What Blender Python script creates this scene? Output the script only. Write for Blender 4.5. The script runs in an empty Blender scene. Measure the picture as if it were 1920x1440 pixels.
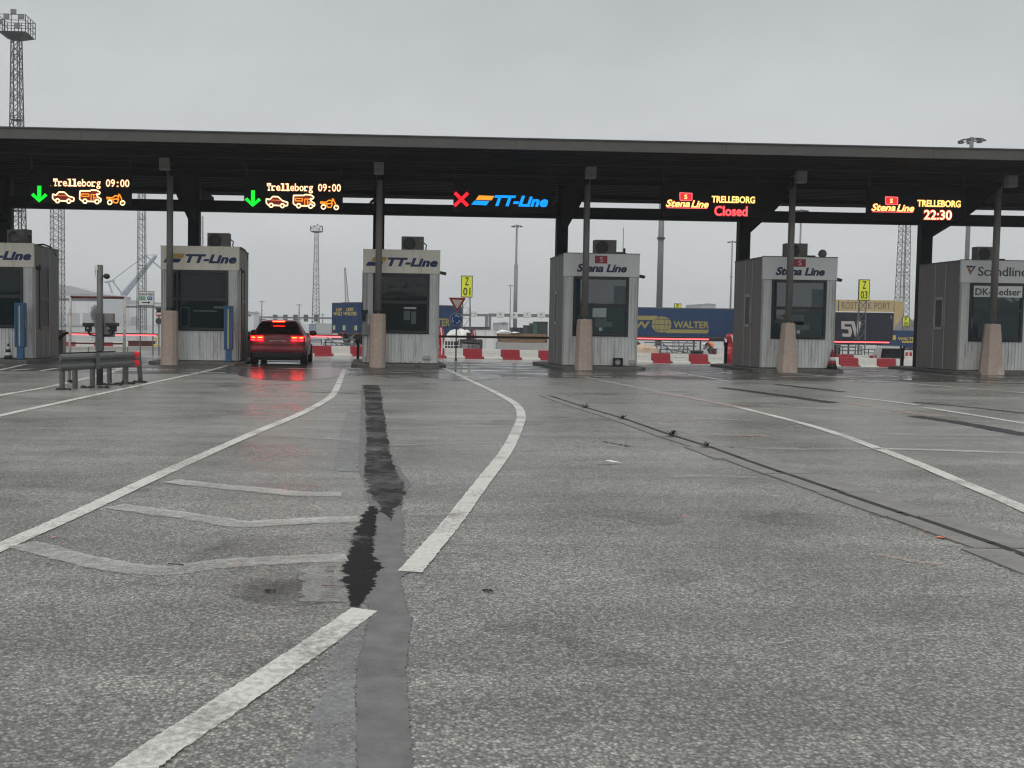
import bpy, bmesh, math, random
from mathutils import Vector, Matrix
random.seed(7)
R = math.radians
SC = bpy.context.scene
COL = SC.collection

# ------------------------------------------------------------------ camera, world, sun, exposure
F_PX, PPX, PPY = 1800.0, 765.0, 690.0
CAM_H = 1.35
YAW, PITCH, ROLL = R(2.3), R(2.55), R(0.81)
fwd = Vector((math.sin(YAW) * math.cos(PITCH), math.cos(YAW) * math.cos(PITCH), -math.sin(PITCH)))
rt0 = Vector((math.cos(YAW), -math.sin(YAW), 0))
up0 = rt0.cross(fwd)
rt = (rt0 * math.cos(ROLL) + up0 * math.sin(ROLL)).normalized()
up = rt.cross(fwd).normalized()
EYE = Vector((0, 0, CAM_H))
cam = bpy.data.cameras.new('camera')
cam.sensor_width = 36.0
cam.lens = F_PX / 1920 * 36.0
cam.shift_x = (960 - PPX) / 1920
cam.shift_y = (PPY - 720) / 1920
cam.clip_start, cam.clip_end = 0.05, 4000
camo = bpy.data.objects.new('camera', cam)
COL.objects.link(camo)
camo.matrix_world = Matrix((
    (rt.x, up.x, -fwd.x, EYE.x), (rt.y, up.y, -fwd.y, EYE.y), (rt.z, up.z, -fwd.z, EYE.z), (0, 0, 0, 1)))
SC.camera = camo

SUN_EL, SUN_AZ = R(58), R(200)          # behind the camera, a little left
world = bpy.data.worlds.new('World')
SC.world = world
world.use_nodes = True
nt = world.node_tree
nt.nodes.clear()
def wn(t, **k):
    n = nt.nodes.new(t)
    for a, b in k.items(): setattr(n, a, b)
    return n
w_out = wn('ShaderNodeOutputWorld'); w_bg = wn('ShaderNodeBackground')
w_sky = wn('ShaderNodeTexSky', sky_type='NISHITA', sun_disc=False, sun_elevation=SUN_EL, sun_rotation=SUN_AZ, air_density=1.0, dust_density=4.0)
w_hsv = wn('ShaderNodeHueSaturation'); w_hsv.inputs['Saturation'].default_value = 0.12
nt.links.new(w_sky.outputs[0], w_hsv.inputs['Color'])
w_tc = wn('ShaderNodeTexCoord')
w_sep = wn('ShaderNodeSeparateXYZ'); nt.links.new(w_tc.outputs['Generated'], w_sep.inputs[0])
w_ramp = wn('ShaderNodeValToRGB')      # overcast dome: even near the horizon, brighter towards the zenith
nt.links.new(w_sep.outputs['Z'], w_ramp.inputs[0])
cr = w_ramp.color_ramp
cr.elements[0].position = 0.0; cr.elements[0].color = (5.0, 5.15, 5.2, 1)
cr.elements[1].position = 1.0; cr.elements[1].color = (10.2, 10.4, 10.5, 1)
e = cr.elements.new(0.15); e.color = (4.9, 5.1, 5.2, 1)
e = cr.elements.new(0.34); e.color = (4.0, 4.25, 4.4, 1)
e = cr.elements.new(0.60); e.color = (6.8, 7.0, 7.1, 1)
w_map = wn('ShaderNodeMapping'); w_map.inputs['Scale'].default_value = (2.2, 2.2, 5.5)
nt.links.new(w_tc.outputs['Generated'], w_map.inputs[0])
w_noise = wn('ShaderNodeTexNoise'); w_noise.inputs['Scale'].default_value = 1.6; w_noise.inputs['Detail'].default_value = 5; w_noise.inputs['Roughness'].default_value = 0.55
nt.links.new(w_map.outputs[0], w_noise.inputs[0])
w_mr = wn('ShaderNodeMapRange'); w_mr.inputs[1].default_value = 0.3; w_mr.inputs[2].default_value = 0.7; w_mr.inputs[3].default_value = 0.91; w_mr.inputs[4].default_value = 1.06
nt.links.new(w_noise.outputs[0], w_mr.inputs[0])
w_mul = wn('ShaderNodeVectorMath', operation='SCALE')
nt.links.new(w_ramp.outputs[0], w_mul.inputs[0]); nt.links.new(w_mr.outputs[0], w_mul.inputs['Scale'])
w_mix = wn('ShaderNodeMix', data_type='RGBA'); w_mix.inputs['Factor'].default_value = 0.10
nt.links.new(w_mul.outputs[0], w_mix.inputs[6]); nt.links.new(w_hsv.outputs[0], w_mix.inputs[7])
nt.links.new(w_mix.outputs[2], w_bg.inputs['Color'])
w_bg.inputs['Strength'].default_value = 0.104
nt.links.new(w_bg.outputs[0], w_out.inputs['Surface'])

sun = bpy.data.lights.new('sun', 'SUN')
sun.energy, sun.angle, sun.color = 0.8, R(25), (1.0, 0.97, 0.93)
suno = bpy.data.objects.new('sun', sun); COL.objects.link(suno)
sd = Vector((math.sin(SUN_AZ) * math.cos(SUN_EL), math.cos(SUN_AZ) * math.cos(SUN_EL), math.sin(SUN_EL)))
suno.rotation_euler = sd.to_track_quat('Z', 'Y').to_euler()

SC.view_settings.view_transform = 'Standard'
SC.view_settings.look = 'None'
SC.view_settings.exposure = 0.30
SC.view_settings.gamma = 1.0
SC.view_settings.use_curve_mapping = False
SC.render.engine = 'CYCLES'
SC.cycles.max_bounces = 6
SC.cycles.diffuse_bounces = 3
SC.cycles.glossy_bounces = 3
SC.cycles.transparent_max_bounces = 12
SC.cycles.volume_bounces = 0
SC.cycles.sample_clamp_indirect = 12
SC.cycles.use_denoising = True
SC.cycles.filter_width = 1.2

# ------------------------------------------------------------------ photograph geometry -> metres
PROFILE = [(-80, 0.0), (35, 0.0), (56, -0.5), (92, -0.55), (1000, -0.55)]
CURX = 0.0        # where across the yard things are being set down: the yard falls gently to the right
def zg(Y, X=None):
    X = CURX if X is None else X
    fall = .0105 * min(60, max(0, X)) * min(1, max(0, (Y - 38) / 18))
    for (a, za), (b, zb) in zip(PROFILE, PROFILE[1:]):
        if Y <= b: return za + (zb - za) * (Y - a) / (b - a) - fall
    return PROFILE[-1][1] - fall
def ray(px, py):
    return rt * ((px - PPX) / F_PX) + up * ((PPY - py) / F_PX) + fwd
def P(px, py, Y):
    d = ray(px, py); return EYE + d * (Y / d.y)
def G(px, py, z=0.0):
    d = ray(px, py); return EYE + d * ((z - CAM_H) / d.z)
def PX(px, Y): return P(px, 610, Y).x
def PZ(px, py, Y): return P(px, py, Y).z
def rect(x0, y0, x1, y1, Y):
    cx, cy = (x0 + x1) / 2, (y0 + y1) / 2
    return P(x0, cy, Y).x, P(x1, cy, Y).x, P(cx, y1, Y).z, P(cx, y0, Y).z      # X0 X1 Z0 Z1

# ------------------------------------------------------------------ materials
MATS = {}
def new_mat(name):
    m = bpy.data.materials.new(name); m.use_nodes = True
    n = m.node_tree.nodes; b = n['Principled BSDF']
    return m, m.node_tree, b
def mat(name, col, rough=0.6, metal=0.0, var=0.12, scale=3.0, bump=0.0, bscale=40, spec=0.5, dirt=None, dirt_amt=0.0, streak=False):
    if name in MATS: return MATS[name]
    m, t, b = new_mat(name)
    L = t.links
    tc = t.nodes.new('ShaderNodeTexCoord')
    mp = t.nodes.new('ShaderNodeMapping'); L.new(tc.outputs['Object'], mp.inputs[0])
    if streak: mp.inputs['Scale'].default_value = (1, 1, 0.12)
    nz = t.nodes.new('ShaderNodeTexNoise'); nz.inputs['Scale'].default_value = scale; nz.inputs['Detail'].default_value = 6; nz.inputs['Roughness'].default_value = .65
    L.new(mp.outputs[0], nz.inputs[0])
    rp = t.nodes.new('ShaderNodeMapRange'); rp.inputs[1].default_value = .25; rp.inputs[2].default_value = .75
    rp.inputs[3].default_value = 1 - var; rp.inputs[4].default_value = 1 + var
    L.new(nz.outputs[0], rp.inputs[0])
    sc = t.nodes.new('ShaderNodeVectorMath'); sc.operation = 'SCALE'; sc.inputs[0].default_value = col[:3]
    L.new(rp.outputs[0], sc.inputs['Scale'])
    src = sc.outputs[0]
    if dirt is not None:
        n2 = t.nodes.new('ShaderNodeTexNoise'); n2.inputs['Scale'].default_value = scale * 2.3; n2.inputs['Detail'].default_value = 8; n2.inputs['Roughness'].default_value = .7
        L.new(mp.outputs[0], n2.inputs[0])
        r2 = t.nodes.new('ShaderNodeMapRange'); r2.inputs[1].default_value = .52; r2.inputs[2].default_value = .72; r2.inputs[3].default_value = 0; r2.inputs[4].default_value = dirt_amt
        L.new(n2.outputs[0], r2.inputs[0])
        mx = t.nodes.new('ShaderNodeMix'); mx.data_type = 'RGBA'
        L.new(r2.outputs[0], mx.inputs['Factor']); L.new(src, mx.inputs[6]); mx.inputs[7].default_value = (*dirt, 1)
        src = mx.outputs[2]
    L.new(src, b.inputs['Base Color'])
    b.inputs['Roughness'].default_value = rough; b.inputs['Metallic'].default_value = metal
    b.inputs['Specular IOR Level'].default_value = spec
    if bump > 0:
        n3 = t.nodes.new('ShaderNodeTexNoise'); n3.inputs['Scale'].default_value = bscale; n3.inputs['Detail'].default_value = 4
        L.new(tc.outputs['Object'], n3.inputs[0])
        bp = t.nodes.new('ShaderNodeBump'); bp.inputs['Strength'].default_value = bump; bp.inputs['Distance'].default_value = .01
        L.new(n3.outputs[0], bp.inputs['Height']); L.new(bp.outputs[0], b.inputs['Normal'])
    MATS[name] = m
    return m
def emat(name, col, strength):
    if name in MATS: return MATS[name]
    m, t, b = new_mat(name)
    b.inputs['Base Color'].default_value = (*[c * .3 for c in col], 1)
    b.inputs['Emission Color'].default_value = (*col, 1)
    b.inputs['Emission Strength'].default_value = strength
    b.inputs['Roughness'].default_value = .5
    MATS[name] = m
    return m
def glass_mat(name, tint, ior=1.9, rough=0.03, wob=0.02):
    if name in MATS: return MATS[name]
    m, t, b = new_mat(name); L = t.links
    b.inputs['Base Color'].default_value = (*tint, 1); b.inputs['Roughness'].default_value = rough
    b.inputs['IOR'].default_value = ior
    tc = t.nodes.new('ShaderNodeTexCoord')
    n3 = t.nodes.new('ShaderNodeTexNoise'); n3.inputs['Scale'].default_value = 1.3
    L.new(tc.outputs['Object'], n3.inputs[0])
    bp = t.nodes.new('ShaderNodeBump'); bp.inputs['Strength'].default_value = wob; bp.inputs['Distance'].default_value = .3
    L.new(n3.outputs[0], bp.inputs['Height']); L.new(bp.outputs[0], b.inputs['Normal'])
    MATS[name] = m
    return m

def asphalt_mat(name, lo, hi, stain=.25, rough=(.38, .62), cell=95.0, bump=.5, wet=0.0, pw=1.7):
    m, t, b = new_mat(name); L = t.links; N = t.nodes.new
    tc = N('ShaderNodeTexCoord')
    vo = N('ShaderNodeTexVoronoi'); vo.inputs['Scale'].default_value = cell; L.new(tc.outputs['Object'], vo.inputs[0])
    sep = N('ShaderNodeSeparateColor'); L.new(vo.outputs['Color'], sep.inputs[0])
    pwn = N('ShaderNodeMath'); pwn.operation = 'POWER'; pwn.inputs[1].default_value = pw; L.new(sep.outputs[0], pwn.inputs[0])
    grain = N('ShaderNodeTexNoise'); grain.inputs['Scale'].default_value = 38; grain.inputs['Detail'].default_value = 7; grain.inputs['Roughness'].default_value = .8
    L.new(tc.outputs['Object'], grain.inputs[0])
    gm = N('ShaderNodeMapRange'); gm.inputs[1].default_value = .35; gm.inputs[2].default_value = .68; L.new(grain.outputs[0], gm.inputs[0])
    mxa = N('ShaderNodeMath'); mxa.operation = 'MULTIPLY_ADD'; mxa.inputs[1].default_value = .50
    L.new(pwn.outputs[0], mxa.inputs[0])
    v2 = N('ShaderNodeTexVoronoi'); v2.inputs['Scale'].default_value = cell * 1.9; L.new(tc.outputs['Object'], v2.inputs[0])
    sp2 = N('ShaderNodeSeparateColor'); L.new(v2.outputs['Color'], sp2.inputs[0])
    v2s = N('ShaderNodeMath'); v2s.operation = 'MULTIPLY'; v2s.inputs[1].default_value = .22; L.new(sp2.outputs[1], v2s.inputs[0])
    gsc = N('ShaderNodeMath'); gsc.operation = 'MULTIPLY_ADD'; gsc.inputs[1].default_value = .36; L.new(gm.outputs[0], gsc.inputs[0]); L.new(v2s.outputs[0], gsc.inputs[2])
    L.new(gsc.outputs[0], mxa.inputs[2])
    # gaps between the stones
    dm = N('ShaderNodeMapRange'); dm.inputs[1].default_value = 0.35; dm.inputs[2].default_value = 0.75; dm.inputs[3].default_value = 1; dm.inputs[4].default_value = .35
    L.new(vo.outputs['Distance'], dm.inputs[0])
    mul = N('ShaderNodeMath'); mul.operation = 'MULTIPLY'; L.new(mxa.outputs[0], mul.inputs[0]); L.new(dm.outputs[0], mul.inputs[1])
    mix = N('ShaderNodeMix'); mix.data_type = 'RGBA'; L.new(mul.outputs[0], mix.inputs['Factor'])
    mix.inputs[6].default_value = (*lo, 1); mix.inputs[7].default_value = (*hi, 1)
    # broad stains and long wear marks running across
    st = N('ShaderNodeTexNoise'); st.inputs['Scale'].default_value = .55; st.inputs['Detail'].default_value = 6; st.inputs['Roughness'].default_value = .6
    mp = N('ShaderNodeMapping'); mp.inputs['Scale'].default_value = (.55, 1.0, 1); L.new(tc.outputs['Object'], mp.inputs[0]); L.new(mp.outputs[0], st.inputs[0])
    sm = N('ShaderNodeMapRange'); sm.inputs[1].default_value = .3; sm.inputs[2].default_value = .7; sm.inputs[3].default_value = 1 - stain; sm.inputs[4].default_value = 1 + stain
    L.new(st.outputs[0], sm.inputs[0])
    s2 = N('ShaderNodeTexNoise'); s2.inputs['Scale'].default_value = 3.2; s2.inputs['Detail'].default_value = 8; s2.inputs['Roughness'].default_value = .7
    L.new(tc.outputs['Object'], s2.inputs[0])
    sm2 = N('ShaderNodeMapRange'); sm2.inputs[1].default_value = .3; sm2.inputs[2].default_value = .7; sm2.inputs[3].default_value = 1 - stain * .5; sm2.inputs[4].default_value = 1 + stain * .5
    L.new(s2.outputs[0], sm2.inputs[0])
    # long thin damp and wear streaks lying across the lanes
    s3 = N('ShaderNodeTexNoise'); s3.inputs['Scale'].default_value = 1.0; s3.inputs['Detail'].default_value = 7; s3.inputs['Roughness'].default_value = .62
    mp3 = N('ShaderNodeMapping'); mp3.inputs['Scale'].default_value = (.32, 2.6, 1); mp3.inputs['Rotation'].default_value = (0, 0, .05); L.new(tc.outputs['Object'], mp3.inputs[0]); L.new(mp3.outputs[0], s3.inputs[0])
    sm3 = N('ShaderNodeMapRange'); sm3.inputs[1].default_value = .32; sm3.inputs[2].default_value = .68; sm3.inputs[3].default_value = 1 - stain * .5; sm3.inputs[4].default_value = 1 + stain * .5
    L.new(s3.outputs[0], sm3.inputs[0])
    mm0 = N('ShaderNodeMath'); mm0.operation = 'MULTIPLY'; L.new(sm.outputs[0], mm0.inputs[0]); L.new(sm3.outputs[0], mm0.inputs[1])
    mm = N('ShaderNodeMath'); mm.operation = 'MULTIPLY'; L.new(mm0.outputs[0], mm.inputs[0]); L.new(sm2.outputs[0], mm.inputs[1])
    scl = N('ShaderNodeVectorMath'); scl.operation = 'SCALE'; L.new(mix.outputs[2], scl.inputs[0]); L.new(mm.outputs[0], scl.inputs['Scale'])
    L.new(scl.outputs[0], b.inputs['Base Color'])
    rm = N('ShaderNodeMapRange'); rm.inputs[1].default_value = .35; rm.inputs[2].default_value = .65; rm.inputs[3].default_value = rough[0]; rm.inputs[4].default_value = rough[1]
    L.new(st.outputs[0], rm.inputs[0])
    rsrc = rm.outputs[0]
    bstr = None
    if wet > 0:      # shallow puddles: smooth where a broad noise is low
        pn = N('ShaderNodeTexNoise'); pn.inputs['Scale'].default_value = .8; pn.inputs['Detail'].default_value = 5; pn.inputs['Roughness'].default_value = .55
        mp2 = N('ShaderNodeMapping'); mp2.inputs['Scale'].default_value = (.45, 1.5, 1); mp2.inputs['Location'].default_value = (3.1, 1.7, 0)
        L.new(tc.outputs['Object'], mp2.inputs[0]); L.new(mp2.outputs[0], pn.inputs[0])
        pm = N('ShaderNodeMapRange'); pm.inputs[1].default_value = .62 - wet * .2; pm.inputs[2].default_value = .68 - wet * .2
        L.new(pn.outputs[0], pm.inputs[0])
        rx = N('ShaderNodeMix'); L.new(pm.outputs[0], rx.inputs['Factor']); L.new(rsrc, rx.inputs[2]); rx.inputs[3].default_value = .07
        rsrc = rx.outputs[0]
        bstr = N('ShaderNodeMapRange'); bstr.inputs[3].default_value = bump; bstr.inputs[4].default_value = .02; L.new(pm.outputs[0], bstr.inputs[0])
    L.new(rsrc, b.inputs['Roughness'])
    bp = N('ShaderNodeBump'); bp.inputs['Strength'].default_value = bump; bp.inputs['Distance'].default_value = .006
    if bstr is not None: L.new(bstr.outputs[0], bp.inputs['Strength'])
    L.new(mul.outputs[0], bp.inputs['Height']); L.new(bp.outputs[0], b.inputs['Normal'])
    return m
def paint_mat(name, col, cover=.9, edge=.12, rough=.5, scale=26.0):
    """worn road paint: lets the asphalt through where a noise is low"""
    if name in MATS: return MATS[name]
    m, t, b = new_mat(name); L = t.links; N = t.nodes.new
    tc = N('ShaderNodeTexCoord')
    n1 = N('ShaderNodeTexNoise'); n1.inputs['Scale'].default_value = scale; n1.inputs['Detail'].default_value = 8; n1.inputs['Roughness'].default_value = .8
    L.new(tc.outputs['Object'], n1.inputs[0])
    n2 = N('ShaderNodeTexNoise'); n2.inputs['Scale'].default_value = 1.4; n2.inputs['Detail'].default_value = 4
    L.new(tc.outputs['Object'], n2.inputs[0])
    ad = N('ShaderNodeMath'); ad.operation = 'ADD'; L.new(n1.outputs[0], ad.inputs[0]); L.new(n2.outputs[0], ad.inputs[1])
    th = 1.36 - cover * .72
    mr = N('ShaderNodeMapRange'); mr.inputs[1].default_value = th - edge; mr.inputs[2].default_value = th + edge; mr.inputs[3].default_value = 0; mr.inputs[4].default_value = min(1, cover + .1)
    L.new(ad.outputs[0], mr.inputs[0]); L.new(mr.outputs[0], b.inputs['Alpha'])
    v = N('ShaderNodeMapRange'); v.inputs[1].default_value = .3; v.inputs[2].default_value = .7; v.inputs[3].default_value = .75; v.inputs[4].default_value = 1.1
    L.new(n1.outputs[0], v.inputs[0])
    sc = N('ShaderNodeVectorMath'); sc.operation = 'SCALE'; sc.inputs[0].default_value = col; L.new(v.outputs[0], sc.inputs['Scale'])
    L.new(sc.outputs[0], b.inputs['Base Color']); b.inputs['Roughness'].default_value = rough
    bp = N('ShaderNodeBump'); bp.inputs['Strength'].default_value = .3; bp.inputs['Distance'].default_value = .004
    L.new(n1.outputs[0], bp.inputs['Height']); L.new(bp.outputs[0], b.inputs['Normal'])
    MATS[name] = m
    return m

M_ASPHALT = asphalt_mat('asphalt', (.030, .030, .028), (.54, .53, .485), stain=.30, rough=(.23, .44), cell=76.0, bump=.75, pw=2.5)
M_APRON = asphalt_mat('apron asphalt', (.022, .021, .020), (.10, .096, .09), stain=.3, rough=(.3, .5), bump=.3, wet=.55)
M_YARD = asphalt_mat('yard paving', (.13, .13, .125), (.34, .335, .32), stain=.2, rough=(.22, .45), cell=40, bump=.15, wet=.6)
M_SEAL = mat('bitumen seal', (.112, .112, .107), rough=.48, var=.38, scale=6, bump=.35, bscale=60)
M_TAR = mat('fresh tar', (.009, .009, .010), rough=.75, spec=.15, var=.3, scale=20, bump=.4, bscale=90)
M_WORN = paint_mat('worn pale asphalt', (.26, .265, .27), cover=.62, edge=.3, rough=.45, scale=14)
M_LINE = paint_mat('white line paint', (.63, .62, .575), cover=.77, edge=.22, scale=30)
M_FADED = paint_mat('faded line paint', (.56, .55, .52), cover=.60, edge=.3, scale=18)
M_FAINT = paint_mat('very faint line paint', (.42, .41, .39), cover=.46, edge=.25)
M_PINK = paint_mat('pink survey paint', (.55, .36, .31), cover=.50, edge=.3)
M_SMEAR = paint_mat('soft tar smear', (.016, .016, .017), cover=.60, edge=.16, rough=.7, scale=7)
M_SMEAR2 = paint_mat('thick tar smear', (.011, .011, .012), cover=.80, edge=.14, rough=.7, scale=12)
M_JOINT = paint_mat('dark joint filler', (.035, .036, .038), cover=.88, edge=.2, rough=.5, scale=8)
M_OIL = paint_mat('oil stain', (.04, .04, .038), cover=.29, edge=.34, rough=.35, scale=5)
M_STAIN = paint_mat('rusty stain', (.10, .04, .03), cover=.62, edge=.25)
for _m in (M_SMEAR, M_SMEAR2, M_JOINT): _m.node_tree.nodes['Principled BSDF'].inputs['Specular IOR Level'].default_value = .12
M_ORANGE = paint_mat('orange survey paint', (.85, .20, .08), cover=.85)
M_KERB = mat('kerb concrete', (.12, .115, .105), rough=.75, var=.3, scale=5, bump=.3, dirt=(.03, .03, .03), dirt_amt=.6)
M_DRAIN = mat('drain concrete', (.175, .168, .157), rough=.7, var=.25, scale=5, bump=.4, bscale=70, dirt=(.05, .05, .05), dirt_amt=.5)
M_DARKGAP = mat('drain slot', (.012, .012, .012), rough=.8)
M_GUARD = mat('pink grey concrete', (.47, .375, .315), rough=.85, var=.14, scale=7, bump=.5, bscale=55, dirt=(.2, .16, .13), dirt_amt=.5)
M_SCRAPE = mat('scraped pale concrete', (.55, .49, .42), rough=.85, var=.15, scale=8)
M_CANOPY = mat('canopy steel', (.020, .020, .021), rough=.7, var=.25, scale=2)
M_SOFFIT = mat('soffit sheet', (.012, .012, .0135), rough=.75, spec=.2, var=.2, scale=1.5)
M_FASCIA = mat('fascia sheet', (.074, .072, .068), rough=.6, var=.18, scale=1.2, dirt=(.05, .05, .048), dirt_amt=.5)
M_BEAM = mat('dark beam steel', (.013, .013, .015), rough=.7, spec=.25, var=.25, scale=3)
M_POST = mat('grey post steel', (.20, .19, .18), rough=.5, var=.15, scale=4, streak=True)
M_BOXG = mat('grey housing', (.26, .257, .245), rough=.6)
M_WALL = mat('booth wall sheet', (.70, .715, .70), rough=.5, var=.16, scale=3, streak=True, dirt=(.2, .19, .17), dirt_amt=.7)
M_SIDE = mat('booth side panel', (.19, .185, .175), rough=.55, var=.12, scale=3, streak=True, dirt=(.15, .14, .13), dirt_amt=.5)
M_TRIM = mat('booth trim', (.42, .42, .40), rough=.45)
M_BOARD = mat('cream sign board', (.88, .835, .72), rough=.55, var=.05, scale=2, streak=True, dirt=(.4, .38, .33), dirt_amt=.4)
M_BOARDG = mat('grey white sign board', (.80, .815, .80), rough=.5, var=.05, scale=2, streak=True)
M_ROOF = mat('booth roof', (.13, .125, .12), rough=.7, var=.2)
M_FRAME = mat('window frame', (.022, .026, .032), rough=.45)
M_GLASS_B = glass_mat('teal glass', (.004, .016, .022), ior=1.38)
M_GLASS_D = glass_mat('dark green glass', (.012, .018, .019), ior=1.45)
M_GLASS_G = glass_mat('grey glass', (.022, .044, .058), ior=2.0)
M_CURTAIN = mat('pale curtain', (.10, .13, .14), rough=.8)
M_PAPER = mat('white paper', (.40, .44, .45), rough=.8)
M_NAVY = mat('navy lettering', (.012, .03, .13), rough=.5)
M_YEL = mat('amber lettering', (.52, .35, .07), rough=.5)
M_PURPLE = mat('dark indigo lettering', (.03, .025, .09), rough=.5)
M_SRED = mat('crimson plate', (.36, .03, .05), rough=.5)
M_WHITE = mat('white paint', (.72, .72, .70), rough=.5, var=.06)
M_CHAR = mat('charcoal lettering', (.055, .058, .065), rough=.5)
M_RUST2 = mat('terracotta lettering', (.42, .16, .06), rough=.5)
M_AC = mat('air conditioner casing', (.22, .218, .20), rough=.6, var=.12)
M_BLACK = mat('black plastic', (.012, .012, .013), rough=.5)
M_TYRE = mat('tyre rubber', (.014, .014, .014), rough=.75)
M_BLUE = mat('blue machine paint', (.035, .115, .24), rough=.45, var=.15)
M_YSTRIPE = mat('yellow stripe', (.62, .50, .20), rough=.6)
M_GALV = mat('galvanised steel', (.13, .135, .13), rough=.5, metal=.3, var=.25, scale=6)
M_PIPEW = mat('chipped white pipe', (.42, .39, .35), rough=.6, var=.2, scale=6, dirt=(.13, .05, .03), dirt_amt=.95)
M_RUSTY = mat('rusty red pipe', (.10, .025, .02), rough=.7, var=.4, scale=8, dirt=(.02, .012, .012), dirt_amt=.7)
M_REDTAPE = mat('red reflective tape', (.80, .02, .03), rough=.35, var=.2)
M_BRED = mat('red barrier plastic', (.36, .022, .035), rough=.5, var=.15, scale=4)
M_BWHT = mat('white barrier plastic', (.70, .69, .64), rough=.5, var=.1, scale=4, dirt=(.45, .43, .4), dirt_amt=.5)
M_CONC = mat('pale concrete', (.36, .36, .34), rough=.75, var=.12, scale=2, bump=.2)
M_MAST = mat('mast steel', (.035, .034, .036), rough=.6, var=.2)
M_MASTL = mat('pale mast steel', (.16, .16, .16), rough=.5, var=.15)
M_TBLUE = mat('blue trailer curtain', (.007, .036, .110), rough=.6, spec=.25, var=.12, scale=.8)
M_TNAVY = mat('navy trailer curtain', (.009, .011, .022), rough=.6, spec=.25, var=.12, scale=.8)
M_TYEL = mat('trailer yellow print', (.52, .40, .06), rough=.5, var=.1)
M_TYELD = mat('dull yellow print', (.30, .25, .07), rough=.5, var=.12)
M_TWHT = mat('trailer white print', (.42, .39, .37), rough=.5, var=.1)
M_CHASSIS = mat('chassis steel', (.05, .05, .052), rough=.6, var=.25)
M_SIGNY = mat('yellow sign sheet', (.75, .80, .03), rough=.45, var=.04)
M_SIGNW = mat('white sign sheet', (.66, .66, .63), rough=.45, var=.05)
M_SIGNC = mat('cream sign sheet', (.72, .66, .56), rough=.45, var=.05)
M_SIGNR = mat('red sign sheet', (.42, .02, .03), rough=.45, var=.05)
M_SIGNB = mat('blue sign sheet', (.015, .10, .36), rough=.45, var=.05)
M_SIGNG = mat('green sign sheet', (.03, .26, .13), rough=.45, var=.05)
M_TAN = mat('tan crane paint', (.45, .33, .14), rough=.55, var=.1)
M_WOOD = mat('sawn timber', (.22, .13, .07), rough=.75, var=.3, scale=5)
M_TARP = mat('white tarpaulin', (.66, .65, .62), rough=.6, var=.12, scale=3)
M_SAND = mat('pale sand', (.46, .34, .25), rough=.9, var=.15)
M_GREENC = mat('green container paint', (.06, .13, .08), rough=.6, var=.15)
M_DGREEN = mat('dark container paint', (.03, .035, .04), rough=.6, var=.15)
M_BLDG = mat('pale hall cladding', (.66, .67, .68), rough=.7, var=.06, scale=.4)
M_BLDGD = mat('grey hall cladding', (.40, .41, .42), rough=.7, var=.08, scale=.4)
M_LEAF = mat('weed leaf', (.035, .055, .022), rough=.7, var=.3)
M_TREE = mat('tree leaf', (.05, .065, .04), rough=.8, var=.4, scale=2)
M_BARK = mat('tree bark', (.07, .055, .04), rough=.9)
M_CRANE = mat('blue grey crane steel', (.22, .27, .33), rough=.6)
M_MOUND = mat('slag heap', (.16, .16, .15), rough=.9, var=.3, scale=1.5, bump=.5, bscale=3)
M_CAR = mat('dark car paint with lamp glow', (.15, .010, .016), rough=.32, var=.05, spec=.4)  # red glow of the tail lights is put into the body colour
M_SILVER = mat('silver car paint', (.35, .35, .36), rough=.35, var=.05)
M_CGLASS = glass_mat('car glass', (.006, .006, .007), ior=1.5)
M_VEST = mat('orange vest', (.85, .22, .06), rough=.7)
M_TROU = mat('dark trousers', (.02, .022, .03), rough=.8)
M_SKIN = mat('skin', (.42, .26, .19), rough=.6)
LED_O = emat('warm led', (1.0, .74, .42), 1.45)
LED_OR = emat('orange led and bloom rim', (.85, .22, .06), .75)  # icon windows, and the bloom painted around letters as a larger back layer
LED_Y = emat('yellow led', (1.0, .80, .22), 1.3)
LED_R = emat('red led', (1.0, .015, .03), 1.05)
LED_RP = emat('pinkish red led', (1.0, .16, .17), 1.15)
LED_G = emat('green led', (.0, .90, .03), 1.05)
LED_B = emat('blue led', (.0, .30, 1.0), 1.05)
LED_A = emat('amber led', (1.0, .30, .02), 1.1)
LED_D = emat('dim red led', (.30, .02, .01), .35)
LED_BAR = emat('red boom light', (1.0, .10, .11), 2.6)
LAMP_R = emat('brake lamp', (1.0, .004, .007), 32.0)
LAMP_Y = emat('tail lamp core', (1.0, .03, .003), 32.0)

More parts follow.
